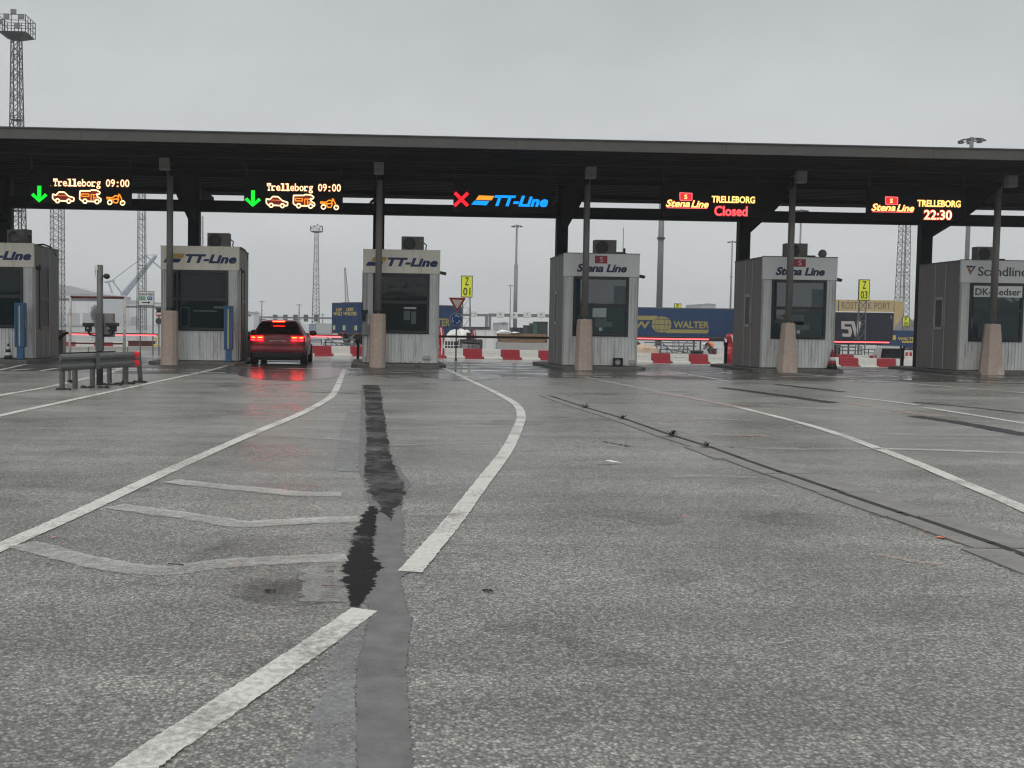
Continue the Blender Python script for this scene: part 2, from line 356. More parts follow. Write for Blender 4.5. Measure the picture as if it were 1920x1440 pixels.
# ------------------------------------------------------------------ mesh helper
class MB:
    def __init__(s): s.v = []; s.f = []; s.m = []; s.cur = 0
    def add(s, vs, fs):
        o = len(s.v); s.v += [tuple(v) for v in vs]
        s.f += [tuple(i + o for i in f) for f in fs]; s.m += [s.cur] * len(fs); return s
    def box(s, x0, x1, y0, y1, z0, z1):
        vs = [(x, y, z) for z in (z0, z1) for y in (y0, y1) for x in (x0, x1)]
        return s.add(vs, [(0, 2, 3, 1), (4, 5, 7, 6), (0, 1, 5, 4), (2, 6, 7, 3), (0, 4, 6, 2), (1, 3, 7, 5)])
    def mbox(s, M, sx, sy, sz):
        vs = [M @ Vector((x * sx / 2, y * sy / 2, z * sz / 2)) for z in (-1, 1) for y in (-1, 1) for x in (-1, 1)]
        return s.add(vs, [(0, 2, 3, 1), (4, 5, 7, 6), (0, 1, 5, 4), (2, 6, 7, 3), (0, 4, 6, 2), (1, 3, 7, 5)])
    def frustum(s, cx, cy, z0, z1, w0, d0, w1, d1):
        vs = [(cx + a * w / 2, cy + b * d / 2, z) for (w, d, z) in ((w0, d0, z0), (w1, d1, z1)) for b in (-1, 1) for a in (-1, 1)]
        return s.add(vs, [(0, 2, 3, 1), (4, 5, 7, 6), (0, 1, 5, 4), (2, 6, 7, 3), (0, 4, 6, 2), (1, 3, 7, 5)])
    def prism(s, poly, y0, y1):           # polygon in XZ (counter-clockwise seen from -Y), extruded along Y
        n = len(poly)
        vs = [(x, y0, z) for x, z in poly] + [(x, y1, z) for x, z in poly]
        return s.add(vs, [tuple(range(n)), tuple(range(2 * n - 1, n - 1, -1))] + [(i, i + n, (i + 1) % n + n, (i + 1) % n) for i in range(n)])
    def prism_x(s, poly, x0, x1):         # polygon in YZ extruded along X
        n = len(poly)
        vs = [(x0, y, z) for y, z in poly] + [(x1, y, z) for y, z in poly]
        return s.add(vs, [tuple(range(n)), tuple(range(2 * n - 1, n - 1, -1))] + [(i, i + n, (i + 1) % n + n, (i + 1) % n) for i in range(n)])
    def prism_z(s, poly, z0, z1):
        n = len(poly)
        vs = [(x, y, z0) for x, y in poly] + [(x, y, z1) for x, y in poly]
        return s.add(vs, [tuple(range(n - 1, -1, -1)), tuple(range(n, 2 * n))] + [(i, (i + 1) % n, (i + 1) % n + n, i + n) for i in range(n)])
    def tube(s, p0, p1, r0, r1=None, n=8, cap=True):
        p0, p1 = Vector(p0), Vector(p1); r1 = r0 if r1 is None else r1
        d = (p1 - p0).normalized()
        a = d.orthogonal().normalized(); b = d.cross(a)
        vs = []
        for p, r in ((p0, r0), (p1, r1)):
            for i in range(n):
                t = 2 * math.pi * i / n; vs.append(p + a * (r * math.cos(t)) + b * (r * math.sin(t)))
        fs = [(i, (i + 1) % n, (i + 1) % n + n, i + n) for i in range(n)]
        if cap: fs += [tuple(range(n - 1, -1, -1)), tuple(range(n, 2 * n))]
        return s.add(vs, fs)
    def path(s, pts, r, n=6):
        for a, b in zip(pts, pts[1:]): s.tube(a, b, r, r, n)
        return s
    def lathe(s, prof, c=(0, 0, 0), n=16, axis='z'):
        vs = []; k = len(prof)
        for r, h in prof:
            for i in range(n):
                t = 2 * math.pi * i / n; q = (r * math.cos(t), r * math.sin(t), h)
                if axis == 'y': q = (q[0], q[2], q[1])
                if axis == 'x': q = (q[2], q[0], q[1])
                vs.append((c[0] + q[0], c[1] + q[1], c[2] + q[2]))
        fs = [(j * n + i, j * n + (i + 1) % n, (j + 1) * n + (i + 1) % n, (j + 1) * n + i) for j in range(k - 1) for i in range(n)]
        fs += [tuple(range(n - 1, -1, -1)), tuple(range((k - 1) * n, k * n))]
        return s.add(vs, fs)
    def mesh(s, name, mats, smooth=False):
        me = bpy.data.meshes.new(name)
        me.from_pydata(s.v, [], s.f)
        for m in (mats if isinstance(mats, (list, tuple)) else [mats]): me.materials.append(m)
        for p, i in zip(me.polygons, s.m): p.material_index = i; p.use_smooth = smooth
        bm = bmesh.new(); bm.from_mesh(me); bmesh.ops.recalc_face_normals(bm, faces=bm.faces); bm.to_mesh(me); bm.free()
        me.update()
        return me
    def build(s, name, mats, parent=None, smooth=False, bevel=0.0, loc=None):
        o = bpy.data.objects.new(name, s.mesh(name, mats, smooth)); COL.objects.link(o)
        if parent is not None: o.parent = parent
        if loc is not None: o.location = loc
        if bevel > 0:
            b = o.modifiers.new('bevel', 'BEVEL'); b.width = bevel; b.segments = 2; b.limit_method = 'ANGLE'; b.angle_limit = R(35)
        return o
def tag(o, label, cat=None, group=None, kind=None):
    o['label'] = label
    if cat: o['category'] = cat
    if group: o['group'] = group
    if kind: o['kind'] = kind
    return o
def thing(name, label, cat, loc=(0, 0, 0), rotz=0.0, group=None):
    o = bpy.data.objects.new(name, None); o.empty_display_size = .3; COL.objects.link(o)
    o.location = loc; o.rotation_euler = (0, 0, rotz)
    return tag(o, label, cat, group)
def link(name, me, parent=None, loc=(0, 0, 0), rotz=0.0):
    o = bpy.data.objects.new(name, me); COL.objects.link(o); o.location = loc; o.rotation_euler = (0, 0, rotz)
    if parent is not None: o.parent = parent
    return o

_T = {}
def text_geo(s, shear=0.0, off=0.0, space=1.0, ext=0.5, res=3):
    key = (s, shear, off, space, res)
    if key in _T: return _T[key]
    cu = bpy.data.curves.new('t', 'FONT'); cu.body = s; cu.shear = shear; cu.offset = off; cu.space_character = space
    cu.resolution_u = res; cu.extrude = .02; cu.size = 1.0
    o = bpy.data.objects.new('t', cu); COL.objects.link(o)
    dg = bpy.context.evaluated_depsgraph_get(); dg.update()
    me = bpy.data.meshes.new_from_object(o.evaluated_get(dg))
    vs = [v.co.copy() for v in me.vertices]; fs = [tuple(p.vertices) for p in me.polygons]
    bpy.data.objects.remove(o); bpy.data.curves.remove(cu); bpy.data.meshes.remove(me)
    xs = [v.x for v in vs]; ys = [v.y for v in vs]
    g = (vs, fs, min(xs), max(xs), min(ys), max(ys)); _T[key] = g
    return g
def put_text(mb, s, x0, x1, z0, z1, y, th=.01, shear=0.0, off=0.0, space=1.0, res=3, base=None):
    """string filling x0..x1, z0..z1, its face at depth y looking towards -Y"""
    vs, fs, a, b, c, d = text_geo(s, shear, off, space, res=res)
    if base is not None: a, b, c, d = text_geo(*base)[2:]
    q = []
    for v in vs:
        q.append((x0 + (v.x - a) / (b - a) * (x1 - x0), y - (v.z + .02) / .04 * th, z0 + (v.y - c) / (d - c) * (z1 - z0)))
    mb.add(q, fs)
    return mb

# ------------------------------------------------------------------ ground sheets
def sheet(name, x0, x1, ys, dz, m, nx=8):
    mb = MB(); xs = [-700, -300, -80, -20, 0, 10, 20, 30, 45, 60, 120, 350, 700]; nx = len(xs) - 1
    vs = [(x, y, zg(y, x) + dz) for y in ys for x in xs]
    w = nx + 1
    mb.add(vs, [(j * w + i, j * w + i + 1, (j + 1) * w + i + 1, (j + 1) * w + i) for j in range(len(ys) - 1) for i in range(nx)])
    o = mb.build(name, m); o['kind'] = 'structure'; return o
ground = sheet('ground', -700, 700, [-80, -20, 0, 12, 24, 35, 38, 42, 47, 52, 56, 74, 92, 200, 500, 1000], 0, M_ASPHALT)
ground['label'] = 'coarse grey worn asphalt of the approach lanes'
yard = sheet('yard_pavement', -700, 700, [36.4, 38, 42, 47, 52, 56, 74, 92, 200, 500, 1000], .004, M_YARD)
yard['label'] = 'pale wet paving of the port yard behind the booths'
# dark apron under the canopy, ragged front edge
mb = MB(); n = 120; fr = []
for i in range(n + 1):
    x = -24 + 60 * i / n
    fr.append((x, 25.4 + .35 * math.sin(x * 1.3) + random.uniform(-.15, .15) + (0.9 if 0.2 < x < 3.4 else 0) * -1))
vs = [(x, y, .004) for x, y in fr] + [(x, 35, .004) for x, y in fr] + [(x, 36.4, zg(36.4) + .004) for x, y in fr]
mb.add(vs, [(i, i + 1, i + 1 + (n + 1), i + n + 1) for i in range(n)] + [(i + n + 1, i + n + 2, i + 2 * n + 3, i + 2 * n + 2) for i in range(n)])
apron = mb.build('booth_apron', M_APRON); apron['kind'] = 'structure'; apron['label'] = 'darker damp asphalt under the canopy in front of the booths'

mb = MB(); n = 60; vs = []
for i in range(n + 1):
    x = -140 + 280 * i / n; h = 5.0 + 1.6 * math.sin(x * .09) + 1.0 * math.sin(x * .31 + 1)
    vs += [(x, -50, -.05), (x, -60, h * .75), (x, -66, h), (x, -79, h * .6)]
mb.add(vs, [(i * 4 + j, i * 4 + j + 1, (i + 1) * 4 + j + 1, (i + 1) * 4 + j) for i in range(n) for j in range(3)])
bank = mb.build('embankment', mat('bank grass', (.05, .06, .035), rough=.9, var=.4, scale=1.2), smooth=True); bank['kind'] = 'structure'; bank['label'] = 'low green bank behind the approach, mirrored in the booth windows'

# ------------------------------------------------------------------ road markings
def smooth(pts, k=10):
    if len(pts) < 3:
        return [pts[0].lerp(pts[1], i / k) for i in range(k + 1)]
    q = [pts[0] * 2 - pts[1]] + pts + [pts[-1] * 2 - pts[-2]]
    out = []
    for i in range(1, len(q) - 2):
        a, b, c, d = q[i - 1], q[i], q[i + 1], q[i + 2]
        for j in range(k):
            t = j / k
            out.append(.5 * ((2 * b) + (c - a) * t + (2 * a - 5 * b + 4 * c - d) * t * t + (3 * b - a - 3 * c + d) * t ** 3))
    out.append(pts[-1]); return out
def ribbon(name, px_pts, width, m, z=.0075, jit=0.004, label=None, k=10, w1=None, parent=None):
    pts = smooth([G(*p) for p in px_pts], k)
    mb = MB(); vs = []
    for i, p in enumerate(pts):
        a, b = pts[max(0, i - 1)], pts[min(len(pts) - 1, i + 1)]
        d = (b - a); d.z = 0; d.normalize(); nrm = Vector((-d.y, d.x, 0))
        w = width if w1 is None else width + (w1 - width) * i / (len(pts) - 1)
        for sgn in (-1, 1):
            q = p + nrm * sgn * (w / 2 + random.uniform(-jit, jit)); vs.append((q.x, q.y, z))
    mb.add(vs, [(2 * i, 2 * i + 1, 2 * i + 3, 2 * i + 2) for i in range(len(pts) - 1)])
    o = mb.build(name, m, parent or ground)
    if label: o['label'] = label
    return o
LW = .135
L = lambda pts, w=LW, m=M_LINE, label=None, **k: ribbon('lane_line', pts, w, m, label=label, k=26, **k)
L([(-150, 815), (0, 780), (160, 745), (300, 715), (400, 693), (440, 681)])
L([(-120, 767), (0, 742), (110, 722), (200, 700), (234, 689)])
L([(-60, 705), (0, 694), (50, 683)])
L([(-140, 1093), (0, 1028), (160, 957), (320, 882), (480, 811), (560, 778), (606, 754), (626, 738), (638, 712), (646, 692)])
L([(768, 1074), (812, 1023), (850, 978), (905, 905), (950, 845), (972, 800), (977, 778), (966, 758), (930, 737), (880, 713), (858, 702), (830, 690)])
L([(180, 1500), (300, 1408), (420, 1328), (560, 1233), (684, 1145)])
L([(2100, 1040), (1920, 955), (1800, 904), (1700, 862), (1560, 811), (1480, 788), (1380, 763)])
L([(1380, 763), (1270, 742), (1180, 724), (1095, 707)], m=M_FADED, label='faded part of the long right lane line')
L([(1215, 690), (1290, 702), (1370, 716)])
L([(1408, 689), (1500, 701), (1620, 712), (1760, 724), (1960, 740)])
L([(1580, 743), (1660, 752), (1720, 760)])
L([(1730, 764), (1820, 778), (1960, 801)])
L([(1640, 842), (1760, 845), (1960, 852)], m=M_FADED, w=.16)
L([(1420, 760), (1500, 765), (1570, 768)], m=M_FADED, w=.10)
L([(1610, 693), (1660, 700), (1720, 706)], w=.10)
L([(1640, 690), (1760, 703), (1920, 716)], w=.10)
for pts, m, w in (
    ([(40, 1022), (150, 1050), (250, 1068), (320, 1071), (400, 1060), (520, 1052), (650, 1047)], M_FADED, .19),
    ([(215, 950), (300, 962), (400, 976), (450, 984), (520, 981), (600, 977), (672, 975)], M_FADED, .19),
    ([(320, 903), (400, 912), (480, 919), (560, 927), (640, 928)], M_FADED, .2),
    ([(540, 800), (600, 804), (665, 806)], M_FAINT, .13), ([(515, 817), (590, 822), (660, 826)], M_FAINT, .12),
    ([(560, 786), (610, 788), (668, 789)], M_FAINT, .12),
    ([(725, 806), (840, 802), (960, 800)], M_FAINT, .10), ([(735, 836), (850, 832), (960, 831)], M_FAINT, .10), ([(720, 756), (820, 752), (940, 750)], M_FAINT, .12),
    ([(765, 966), (830, 966), (860, 968)], M_FAINT, .10), ([(1260, 895), (1330, 893), (1420, 897)], M_FAINT, .12),
    ([(1240, 790), (1330, 786), (1440, 792)], M_FAINT, .12), ([(1400, 840), (1500, 843), (1640, 842)], M_FAINT, .14),
    ([(1660, 815), (1760, 817), (1880, 818)], M_FAINT, .16), ([(1760, 1020), (1840, 1030), (1900, 1040)], M_FAINT, .1)):
    ribbon('faded_marking', pts, w, m, jit=.012, k=8)
ribbon('pink_marking', [(1225, 737), (1310, 749), (1390, 766)], .22, M_PINK, z=.0095, jit=.05)
ribbon('pink_marking', [(1600, 757), (1690, 772), (1760, 782)], .22, M_PINK, z=.0095, jit=.05)
ribbon('pink_marking', [(1330, 815), (1380, 817), (1440, 818)], .2, M_PINK, z=.0095, jit=.06)
ribbon('pink_marking', [(1330, 908), (1375, 911)], .06, M_PINK, z=.0095, jit=.02)
ribbon('pink_marking', [(1640, 1040), (1700, 1052), (1760, 1060)], .06, M_PINK, z=.0095, jit=.02)
ribbon('pink_marking', [(843, 973), (868, 961)], .05, M_PINK, z=.0095, label='pink survey mark across the curved white line', jit=.01)
for (a, b, w) in (((1757, 1008), (1778, 1011), .05), ((1732, 997), (1745, 999), .03), ((91, 1009), (104, 1009), .018), ((1279, 970), (1291, 970), .015)):
    ribbon('orange_mark', [a, b], w, M_ORANGE, z=.0095, jit=.012, k=5)
# stop lines and lane letters between the booths
for a, b in (((0, 699), (172, 697)), ((470, 694), (640, 697)), ((1290, 705), (1452, 703)), ((1600, 699), (1700, 700))):
    ribbon('stop_line', [a, b], .05, M_LINE, z=.0075)
for a, b in (((20, 695), (58, 692)), ((75, 696), (105, 691)), ((1296, 699), (1340, 697)), ((1345, 700), (1372, 698)), ((1352, 694), (1400, 697)), ((1412, 697), (1450, 699)), ((520, 691), (600, 692)), ((855, 705), (915, 709))):
    ribbon('lane_letter_bar', [a, b], .16, M_LINE, z=.0075)

def puddle(name, px_pts, m, label, z=.0075, jit=.06):
    c = [G(*p) for p in px_pts]; c = smooth(c + [c[0]], 6)[:-1]
    ce = sum(c, Vector()) / len(c); mb = MB()
    vs = [(ce.x, ce.y, z)] + [(q.x + random.uniform(-jit, jit), q.y + random.uniform(-jit, jit), z) for q in c]; n = len(c)
    mb.add(vs, [(0, i + 1, (i + 1) % n + 1) for i in range(n)])
    o = mb.build(name, m, ground); o['label'] = label; return o
M_WATER = mat('shallow rain water', (.030, .030, .029), rough=.22, var=.2, scale=3, bump=.15, bscale=9)
puddle('puddle', [(440, 700), (470, 690), (560, 687), (640, 691), (655, 700), (610, 710), (540, 714), (470, 709)], M_WATER, 'rain film mirroring the red lights behind the waiting car', z=.006)
puddle('puddle', [(790, 703), (850, 698), (930, 703), (935, 709), (880, 714), (825, 711)], M_WATER, 'rain film on the asphalt below the roundabout sign', z=.006)
puddle('puddle', [(1170, 701), (1230, 697), (1290, 701), (1230, 705)], M_WATER, 'small rain film before the fourth booth', z=.006)
# bitumen seal running up the middle, with tar that has bled out of it
def strip(name, rows, m, z, jl, jr, step=.02, gaps=0.0, parent=None, label=None):
    rows = sorted(rows, key=lambda r: -r[0])          # near (large y) first
    mb = MB(); prev = None
    ctrl = []
    for y, xl, xr in rows:
        a, b = G(xl, y), G(xr, y); ctrl.append(((a.y + b.y) / 2, a.x, b.x))
    Y = ctrl[0][0]; vs = []; fs = []
    wl = wr = 0.0
    while Y < ctrl[-1][0]:
        for (ya, la, ra), (yb, lb, rb) in zip(ctrl, ctrl[1:]):
            if ya <= Y <= yb:
                t = (Y - ya) / (yb - ya); l = la + (lb - la) * t; r = ra + (rb - ra) * t; break
        wl = wl * .6 + random.gauss(0, jl) * .8; wr = wr * .6 + random.gauss(0, jr) * .8
        st = step * max(1, Y / 6)
        l += wl; r += wr
        if r > l + .005:
            if gaps and random.random() < gaps:
                prev = None
            else:
                q = [(l, Y, z), (r, Y, z)]
                vs += q
                if prev is not None: fs.append((prev, prev + 1, len(vs) - 1, len(vs) - 2))
                prev = len(vs) - 2
        else: prev = None
        Y += st
    mb.add(vs, fs)
    o = mb.build(name, m, parent or ground)
    if label: o['label'] = label
    return o
seal_rows = [(722, 678, 708), (760, 677, 717), (794, 676, 724), (843, 674, 730), (886, 673, 754), (908, 684, 771), (928, 690, 756), (957, 694, 752), (990, 698, 759),
             (1023, 694, 752), (1052, 692, 762), (1068, 690, 774), (1085, 690, 750), (1121, 687, 759), (1150, 692, 764), (1160, 694, 772), (1245, 668, 762), (1300, 668, 763), (1385, 668, 771), (1440, 669, 772), (1600, 668, 775)]
strip('bitumen_seal', seal_rows, M_SEAL, .0045, .003, .003, .006, label='smooth dark bitumen seal strip running towards the booths')
strip('tar_bleed', [(950, 693, 706), (990, 668, 706), (1023, 660, 700), (1045, 652, 700), (1062, 645, 716), (1081, 645, 704), (1110, 650, 694), (1138, 655, 678)], M_SMEAR2, .0065, .013, .011, step=.011)
strip('tar_bleed', [(722, 682, 712), (760, 684, 718), (800, 686, 724), (830, 688, 728), (850, 686, 730), (890, 684, 745), (925, 694, 764), (945, 706, 752), (968, 722, 738), (978, 728, 732)], M_SMEAR, .0065, .012, .014, step=.026)
strip('seal_patch', [(1238, 668, 763), (1252, 668, 762), (1272, 668, 763)], M_OIL, .0065, .006, .006, step=.008)
strip('tar_bleed', [(1060, 612, 628), (1100, 614, 628), (1132, 596, 628)], M_STAIN, .0065, .014, .006, step=.006, gaps=.45)
strip('worn_strip', [(770, 650, 677), (850, 632, 674), (885, 626, 673)], M_WORN, .006, .02, .01)
strip('worn_strip', [(900, 600, 690), (1000, 590, 680), (1130, 565, 668)], M_FAINT, .006, .02, .02)
strip('worn_strip', [(1150, 655, 693), (1245, 612, 668), (1330, 590, 667), (1440, 560, 668), (1600, 520, 668)], M_WORN, .006, .012, .004, label='pale smooth worn strip beside the bitumen seal')
for pts, w in (([(1352, 727), (1460, 741), (1565, 756)], .30), ([(1455, 721), (1520, 728), (1580, 735)], .22), ([(1712, 780), (1800, 793), (1930, 817)], .30), ([(1712, 754), (1800, 762), (1930, 776)], .12)):
    ribbon('tar_joint', pts, w, M_JOINT, z=.0055, jit=.03, k=14)
ribbon('tar_crack', [(580, 736), (625, 737), (666, 738)], .05, M_TAR, z=.0095, jit=.01)
ribbon('tar_crack', [(315, 1060), (344, 1062)], .018, M_TAR, z=.0095, jit=.006)
for a, b in (((1132, 829), (1180, 838)), ((1130, 740), (1150, 741)), ((905, 1110), (925, 1110)), ((1040, 745), (1075, 752)), ((495, 1110), (517, 1110))):
    ribbon('tar_crack', [a, b], .03, M_TAR, z=.0095, jit=.012)

mb = MB()
rs = random.Random(21)
for k in range(34):
    cy = rs.uniform(3.5, 23); cx = rs.uniform(-.42, .62) * cy; r = rs.uniform(.05, .32) * (1 + cy / 25); n = 11
    pts = [(cx + r * rs.uniform(.6, 1.2) * math.cos(j / n * 6.2832) * rs.uniform(.8, 1.5), cy + r * rs.uniform(.6, 1.1) * math.sin(j / n * 6.2832), .0030 + k * .00002) for j in range(n)]
    mb.add([(cx, cy, .0030 + k * .00002)] + pts, [(0, j + 1, (j + 1) % n + 1) for j in range(n)])
o = mb.build('oil_stain', M_OIL, ground); o['kind'] = 'stuff'
# ------------------------------------------------------------------ slot drain (concrete channel stones)
drain = thing('slot_drain', 'concrete slot drain crossing the lanes diagonally on the right', None, (0, 0, 0)); drain['kind'] = 'structure'
dpts = smooth([G(*p) for p in ((1028.7, 742), (1098, 765), (1168, 786), (1261, 818), (1326, 838), (1431, 876), (1527, 908), (1623, 942), (1738, 980), (1834, 1013), (1920, 1044), (2060, 1096), (2300, 1190))], 24)
acc = [0.0]
for a, b in zip(dpts, dpts[1:]): acc.append(acc[-1] + (b - a).length)
def along(s):
    for i in range(len(acc) - 1):
        if acc[i + 1] >= s:
            return dpts[i].lerp(dpts[i + 1], (s - acc[i]) / (acc[i + 1] - acc[i]))
    return dpts[-1]
def stone_mesh(w, ln, name):
    mb = MB(); mb.box(-ln / 2, ln / 2, -w / 2, w / 2, -.05, .012); me = mb.mesh(name, M_DRAIN)
    return me
ST = 1.0
me_far, me_near = stone_mesh(.26, ST - .018, 'drain_stone'), stone_mesh(.17, ST - .018, 'drain_stone')
mb = MB(); mb.box(-.34, .34, -.030, .030, -.05, .013); me_slot = mb.mesh('drain_slot', M_DARKGAP)
mb = MB(); mb.box(-ST / 2, ST / 2, -.035, .035, -.05, .007); me_chan = mb.mesh('drain_channel', M_DARKGAP)
s = .5
while s < acc[-1] - .5:
    a, b = along(s - .5), along(s + .5); p = along(s); d = (b - a); ang = math.atan2(d.y, d.x); d.normalize(); nn = Vector((-d.y, d.x, 0))
    if nn.y < 0: nn = -nn
    sl = random.uniform(-.002, .002)
    for me, off in ((me_far, .165), (me_near, -.12)):
        q = p + nn * off; o = link('drain_stone', me, drain, (q.x, q.y, sl), ang + random.uniform(-.004, .004))
    link('drain_channel', me_chan, drain, (p.x, p.y, 0), ang)
    o = link('drain_slot', me_slot, drain, (p.x, p.y, 0.0), ang)
    s += ST
# weeds in the slot
def weed(px, py, size, label):
    p = G(px, py); mb = MB()
    for i in range(16):
        a = random.uniform(0, 6.28); ln = size * random.uniform(.5, 1.1); lift = random.uniform(.3, 1.0)
        d = Vector((math.cos(a), math.sin(a), 0)); sd_ = Vector((-d.y, d.x, 0)) * size * .12
        pts = [Vector((0, 0, .01)), d * ln * .5 + Vector((0, 0, ln * lift * .6)), d * ln + Vector((0, 0, ln * lift * .55))]
        mb.add([pts[0] - sd_ * .4, pts[0] + sd_ * .4, pts[1] + sd_, pts[1] - sd_, pts[2]], [(0, 1, 2, 3), (3, 2, 4)])
    o = mb.build('weed', M_LEAF, loc=(p.x, p.y, .012)); tag(o, label, 'weed', 'weeds growing in the slot drain')
weed(1261, 820, .14, 'largest dark green weed tuft standing in the slot drain')
weed(1326, 840, .13, 'low light green weed in the slot drain, nearest the camera')
weed(1168, 787, .12, 'small weed in the slot drain just beyond the largest tuft')
weed(1098, 766, .14, 'tiny weed at the far end of the slot drain')
mb = MB(); p = G(1137, 871)
mb.add([(-.13, -.02, .02), (-.03, -.03, .045), (.06, -.02, .03), (.16, 0, .02), (.05, .03, .04), (-.06, .02, .03)], [(0, 1, 5), (1, 2, 4, 5), (2, 3, 4)])
tag(mb.build('paper_scrap', M_WHITE, loc=(p.x, p.y, 0)), 'crumpled white paper scrap lying on the asphalt by the drain', 'litter')

# ------------------------------------------------------------------ canopy
YF = 27.0
ZS = (PZ(100, 261, YF) + PZ(1820, 296, YF)) / 2
YB = 38.0
for _ in range(20): YB = max(36, min(41, YB * (PZ(100, 359, YB) - CAM_H) ** -1 * (ZS - CAM_H)))
_ = 0
YBOOTH, YCOL = 31.0, 34.0
BL = [-84, 302, 680, 1055, 1427, 1798]
BX = [PX(p, YBOOTH) for p in BL]
BW, BD = 2.46, 2.42
XA, XB = -26.0, 34.0
canopy = thing('canopy', 'long flat dark steel canopy over the row of booths', 'canopy', (0, YCOL, 0))
def cm(f):        # shift to canopy-local
    return f
mb = MB(); mb.box(XA, XB, YF + .06 - YCOL, YB - .06 - YCOL, ZS + .06, ZS + .24); mb.build('roof_slab', M_CANOPY, canopy)
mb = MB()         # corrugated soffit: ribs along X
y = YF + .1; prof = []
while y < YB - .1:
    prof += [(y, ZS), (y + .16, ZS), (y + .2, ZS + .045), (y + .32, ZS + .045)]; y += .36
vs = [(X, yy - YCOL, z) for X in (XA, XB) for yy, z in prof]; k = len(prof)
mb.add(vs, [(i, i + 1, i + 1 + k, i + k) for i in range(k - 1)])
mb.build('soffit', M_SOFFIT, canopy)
x = XA
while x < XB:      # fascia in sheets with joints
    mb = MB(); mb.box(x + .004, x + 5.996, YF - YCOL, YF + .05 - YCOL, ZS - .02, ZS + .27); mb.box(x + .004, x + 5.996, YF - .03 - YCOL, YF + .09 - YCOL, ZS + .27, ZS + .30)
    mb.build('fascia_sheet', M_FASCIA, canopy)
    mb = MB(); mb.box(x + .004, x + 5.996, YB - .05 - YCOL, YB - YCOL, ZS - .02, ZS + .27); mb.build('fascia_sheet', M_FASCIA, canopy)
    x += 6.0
mb = MB(); mb.box(XA, XB, -.13, .13, 5.21, 5.60); mb.build('cross_beam', M_BEAM, canopy, bevel=.01)
for yy in (28.6, 30.9, 32.6, 36.2):
    mb = MB(); mb.box(XA, XB, yy - .05 - YCOL, yy + .05 - YCOL, ZS - .14, ZS - .003); mb.build('purlin', M_BEAM, canopy)
COLX = [b + .5 for b in BX]
for cx in COLX:
    mb = MB(); mb.box(cx - .20, cx + .20, -.16, .16, 0.0, ZS - .003)
    mb.box(cx - .215, cx + .215, -.19, .19, 0.0, .12)
    mb.build('column', M_BEAM, canopy, bevel=.008)
    mb = MB(); mb.prism_x([(-.161, 4.72), (-.161, ZS - .16), (30.0 - YCOL, ZS - .16), (30.0 - YCOL, ZS - .3), (31.4 - YCOL, 5.38)], cx - .09, cx + .09)
    mb.build('cantilever_beam', mat('black painted girder', (.007, .007, .008), rough=.8, spec=.12), canopy)
    mb = MB(); mb.prism_x([(.161, 5.2), (37.6 - YCOL, ZS - .3), (37.6 - YCOL, ZS - .16), (.161, ZS - .16)], cx - .09, cx + .09)
    mb.build('cantilever_beam', mat('black painted girder', (.007, .007, .008), rough=.8, spec=.12), canopy)
mb = MB(); mb.path([(PX(1043, 33.7), -.3, 5.75), (PX(1036, 33.7), -.3, 5.6), (PX(1036, 33.7), -.28, 5.35), (PX(1050, 33.8), -.2, 5.25)], .05); mb.build('drain_pipe', M_BEAM, canopy, smooth=True)
mb = MB(); mb.path([(PX(702, 33.7), -.3, 5.75), (PX(692, 33.7), -.3, 5.6), (PX(692, 33.7), -.28, 5.35), (PX(703, 33.8), -.2, 5.25), (PX(703, 33.8), -.2, 0)], .05); mb.build('drain_pipe', M_BEAM, canopy, smooth=True)

BN = ['']
SN = ['the leftmost booth', 'the second booth', 'the third booth', 'the fourth booth', 'the fifth booth', 'the rightmost booth']

# ceiling boxes
for px, py, nm in ((309, 283, SN[1]), (710.5, 290, SN[2]), (1108, 299, SN[3]), (1502, 308, SN[4]), (1896, 315, SN[5])):
    x0, x1, z0, z1 = rect(px - 9, py, px + 9, py + 27, 29.6)
    t = thing('ceiling_box', 'grey metal box under the canopy above ' + nm, 'lamp housing', ((x0 + x1) / 2, 29.6, ZS - .39), group='grey boxes under the canopy')
    mb = MB(); mb.box(-.15, .15, -.12, .12, 0, .36); mb.build('casing', M_BOXG, t, bevel=.012)
    mb = MB(); mb.box(-.05, .05, -.05, .05, .36, .388); mb.build('bracket', M_BEAM, t)
    mb = MB(); mb.box(-.13, .13, -.128, -.121, .03, .17); mb.build('cover', M_POST, t)

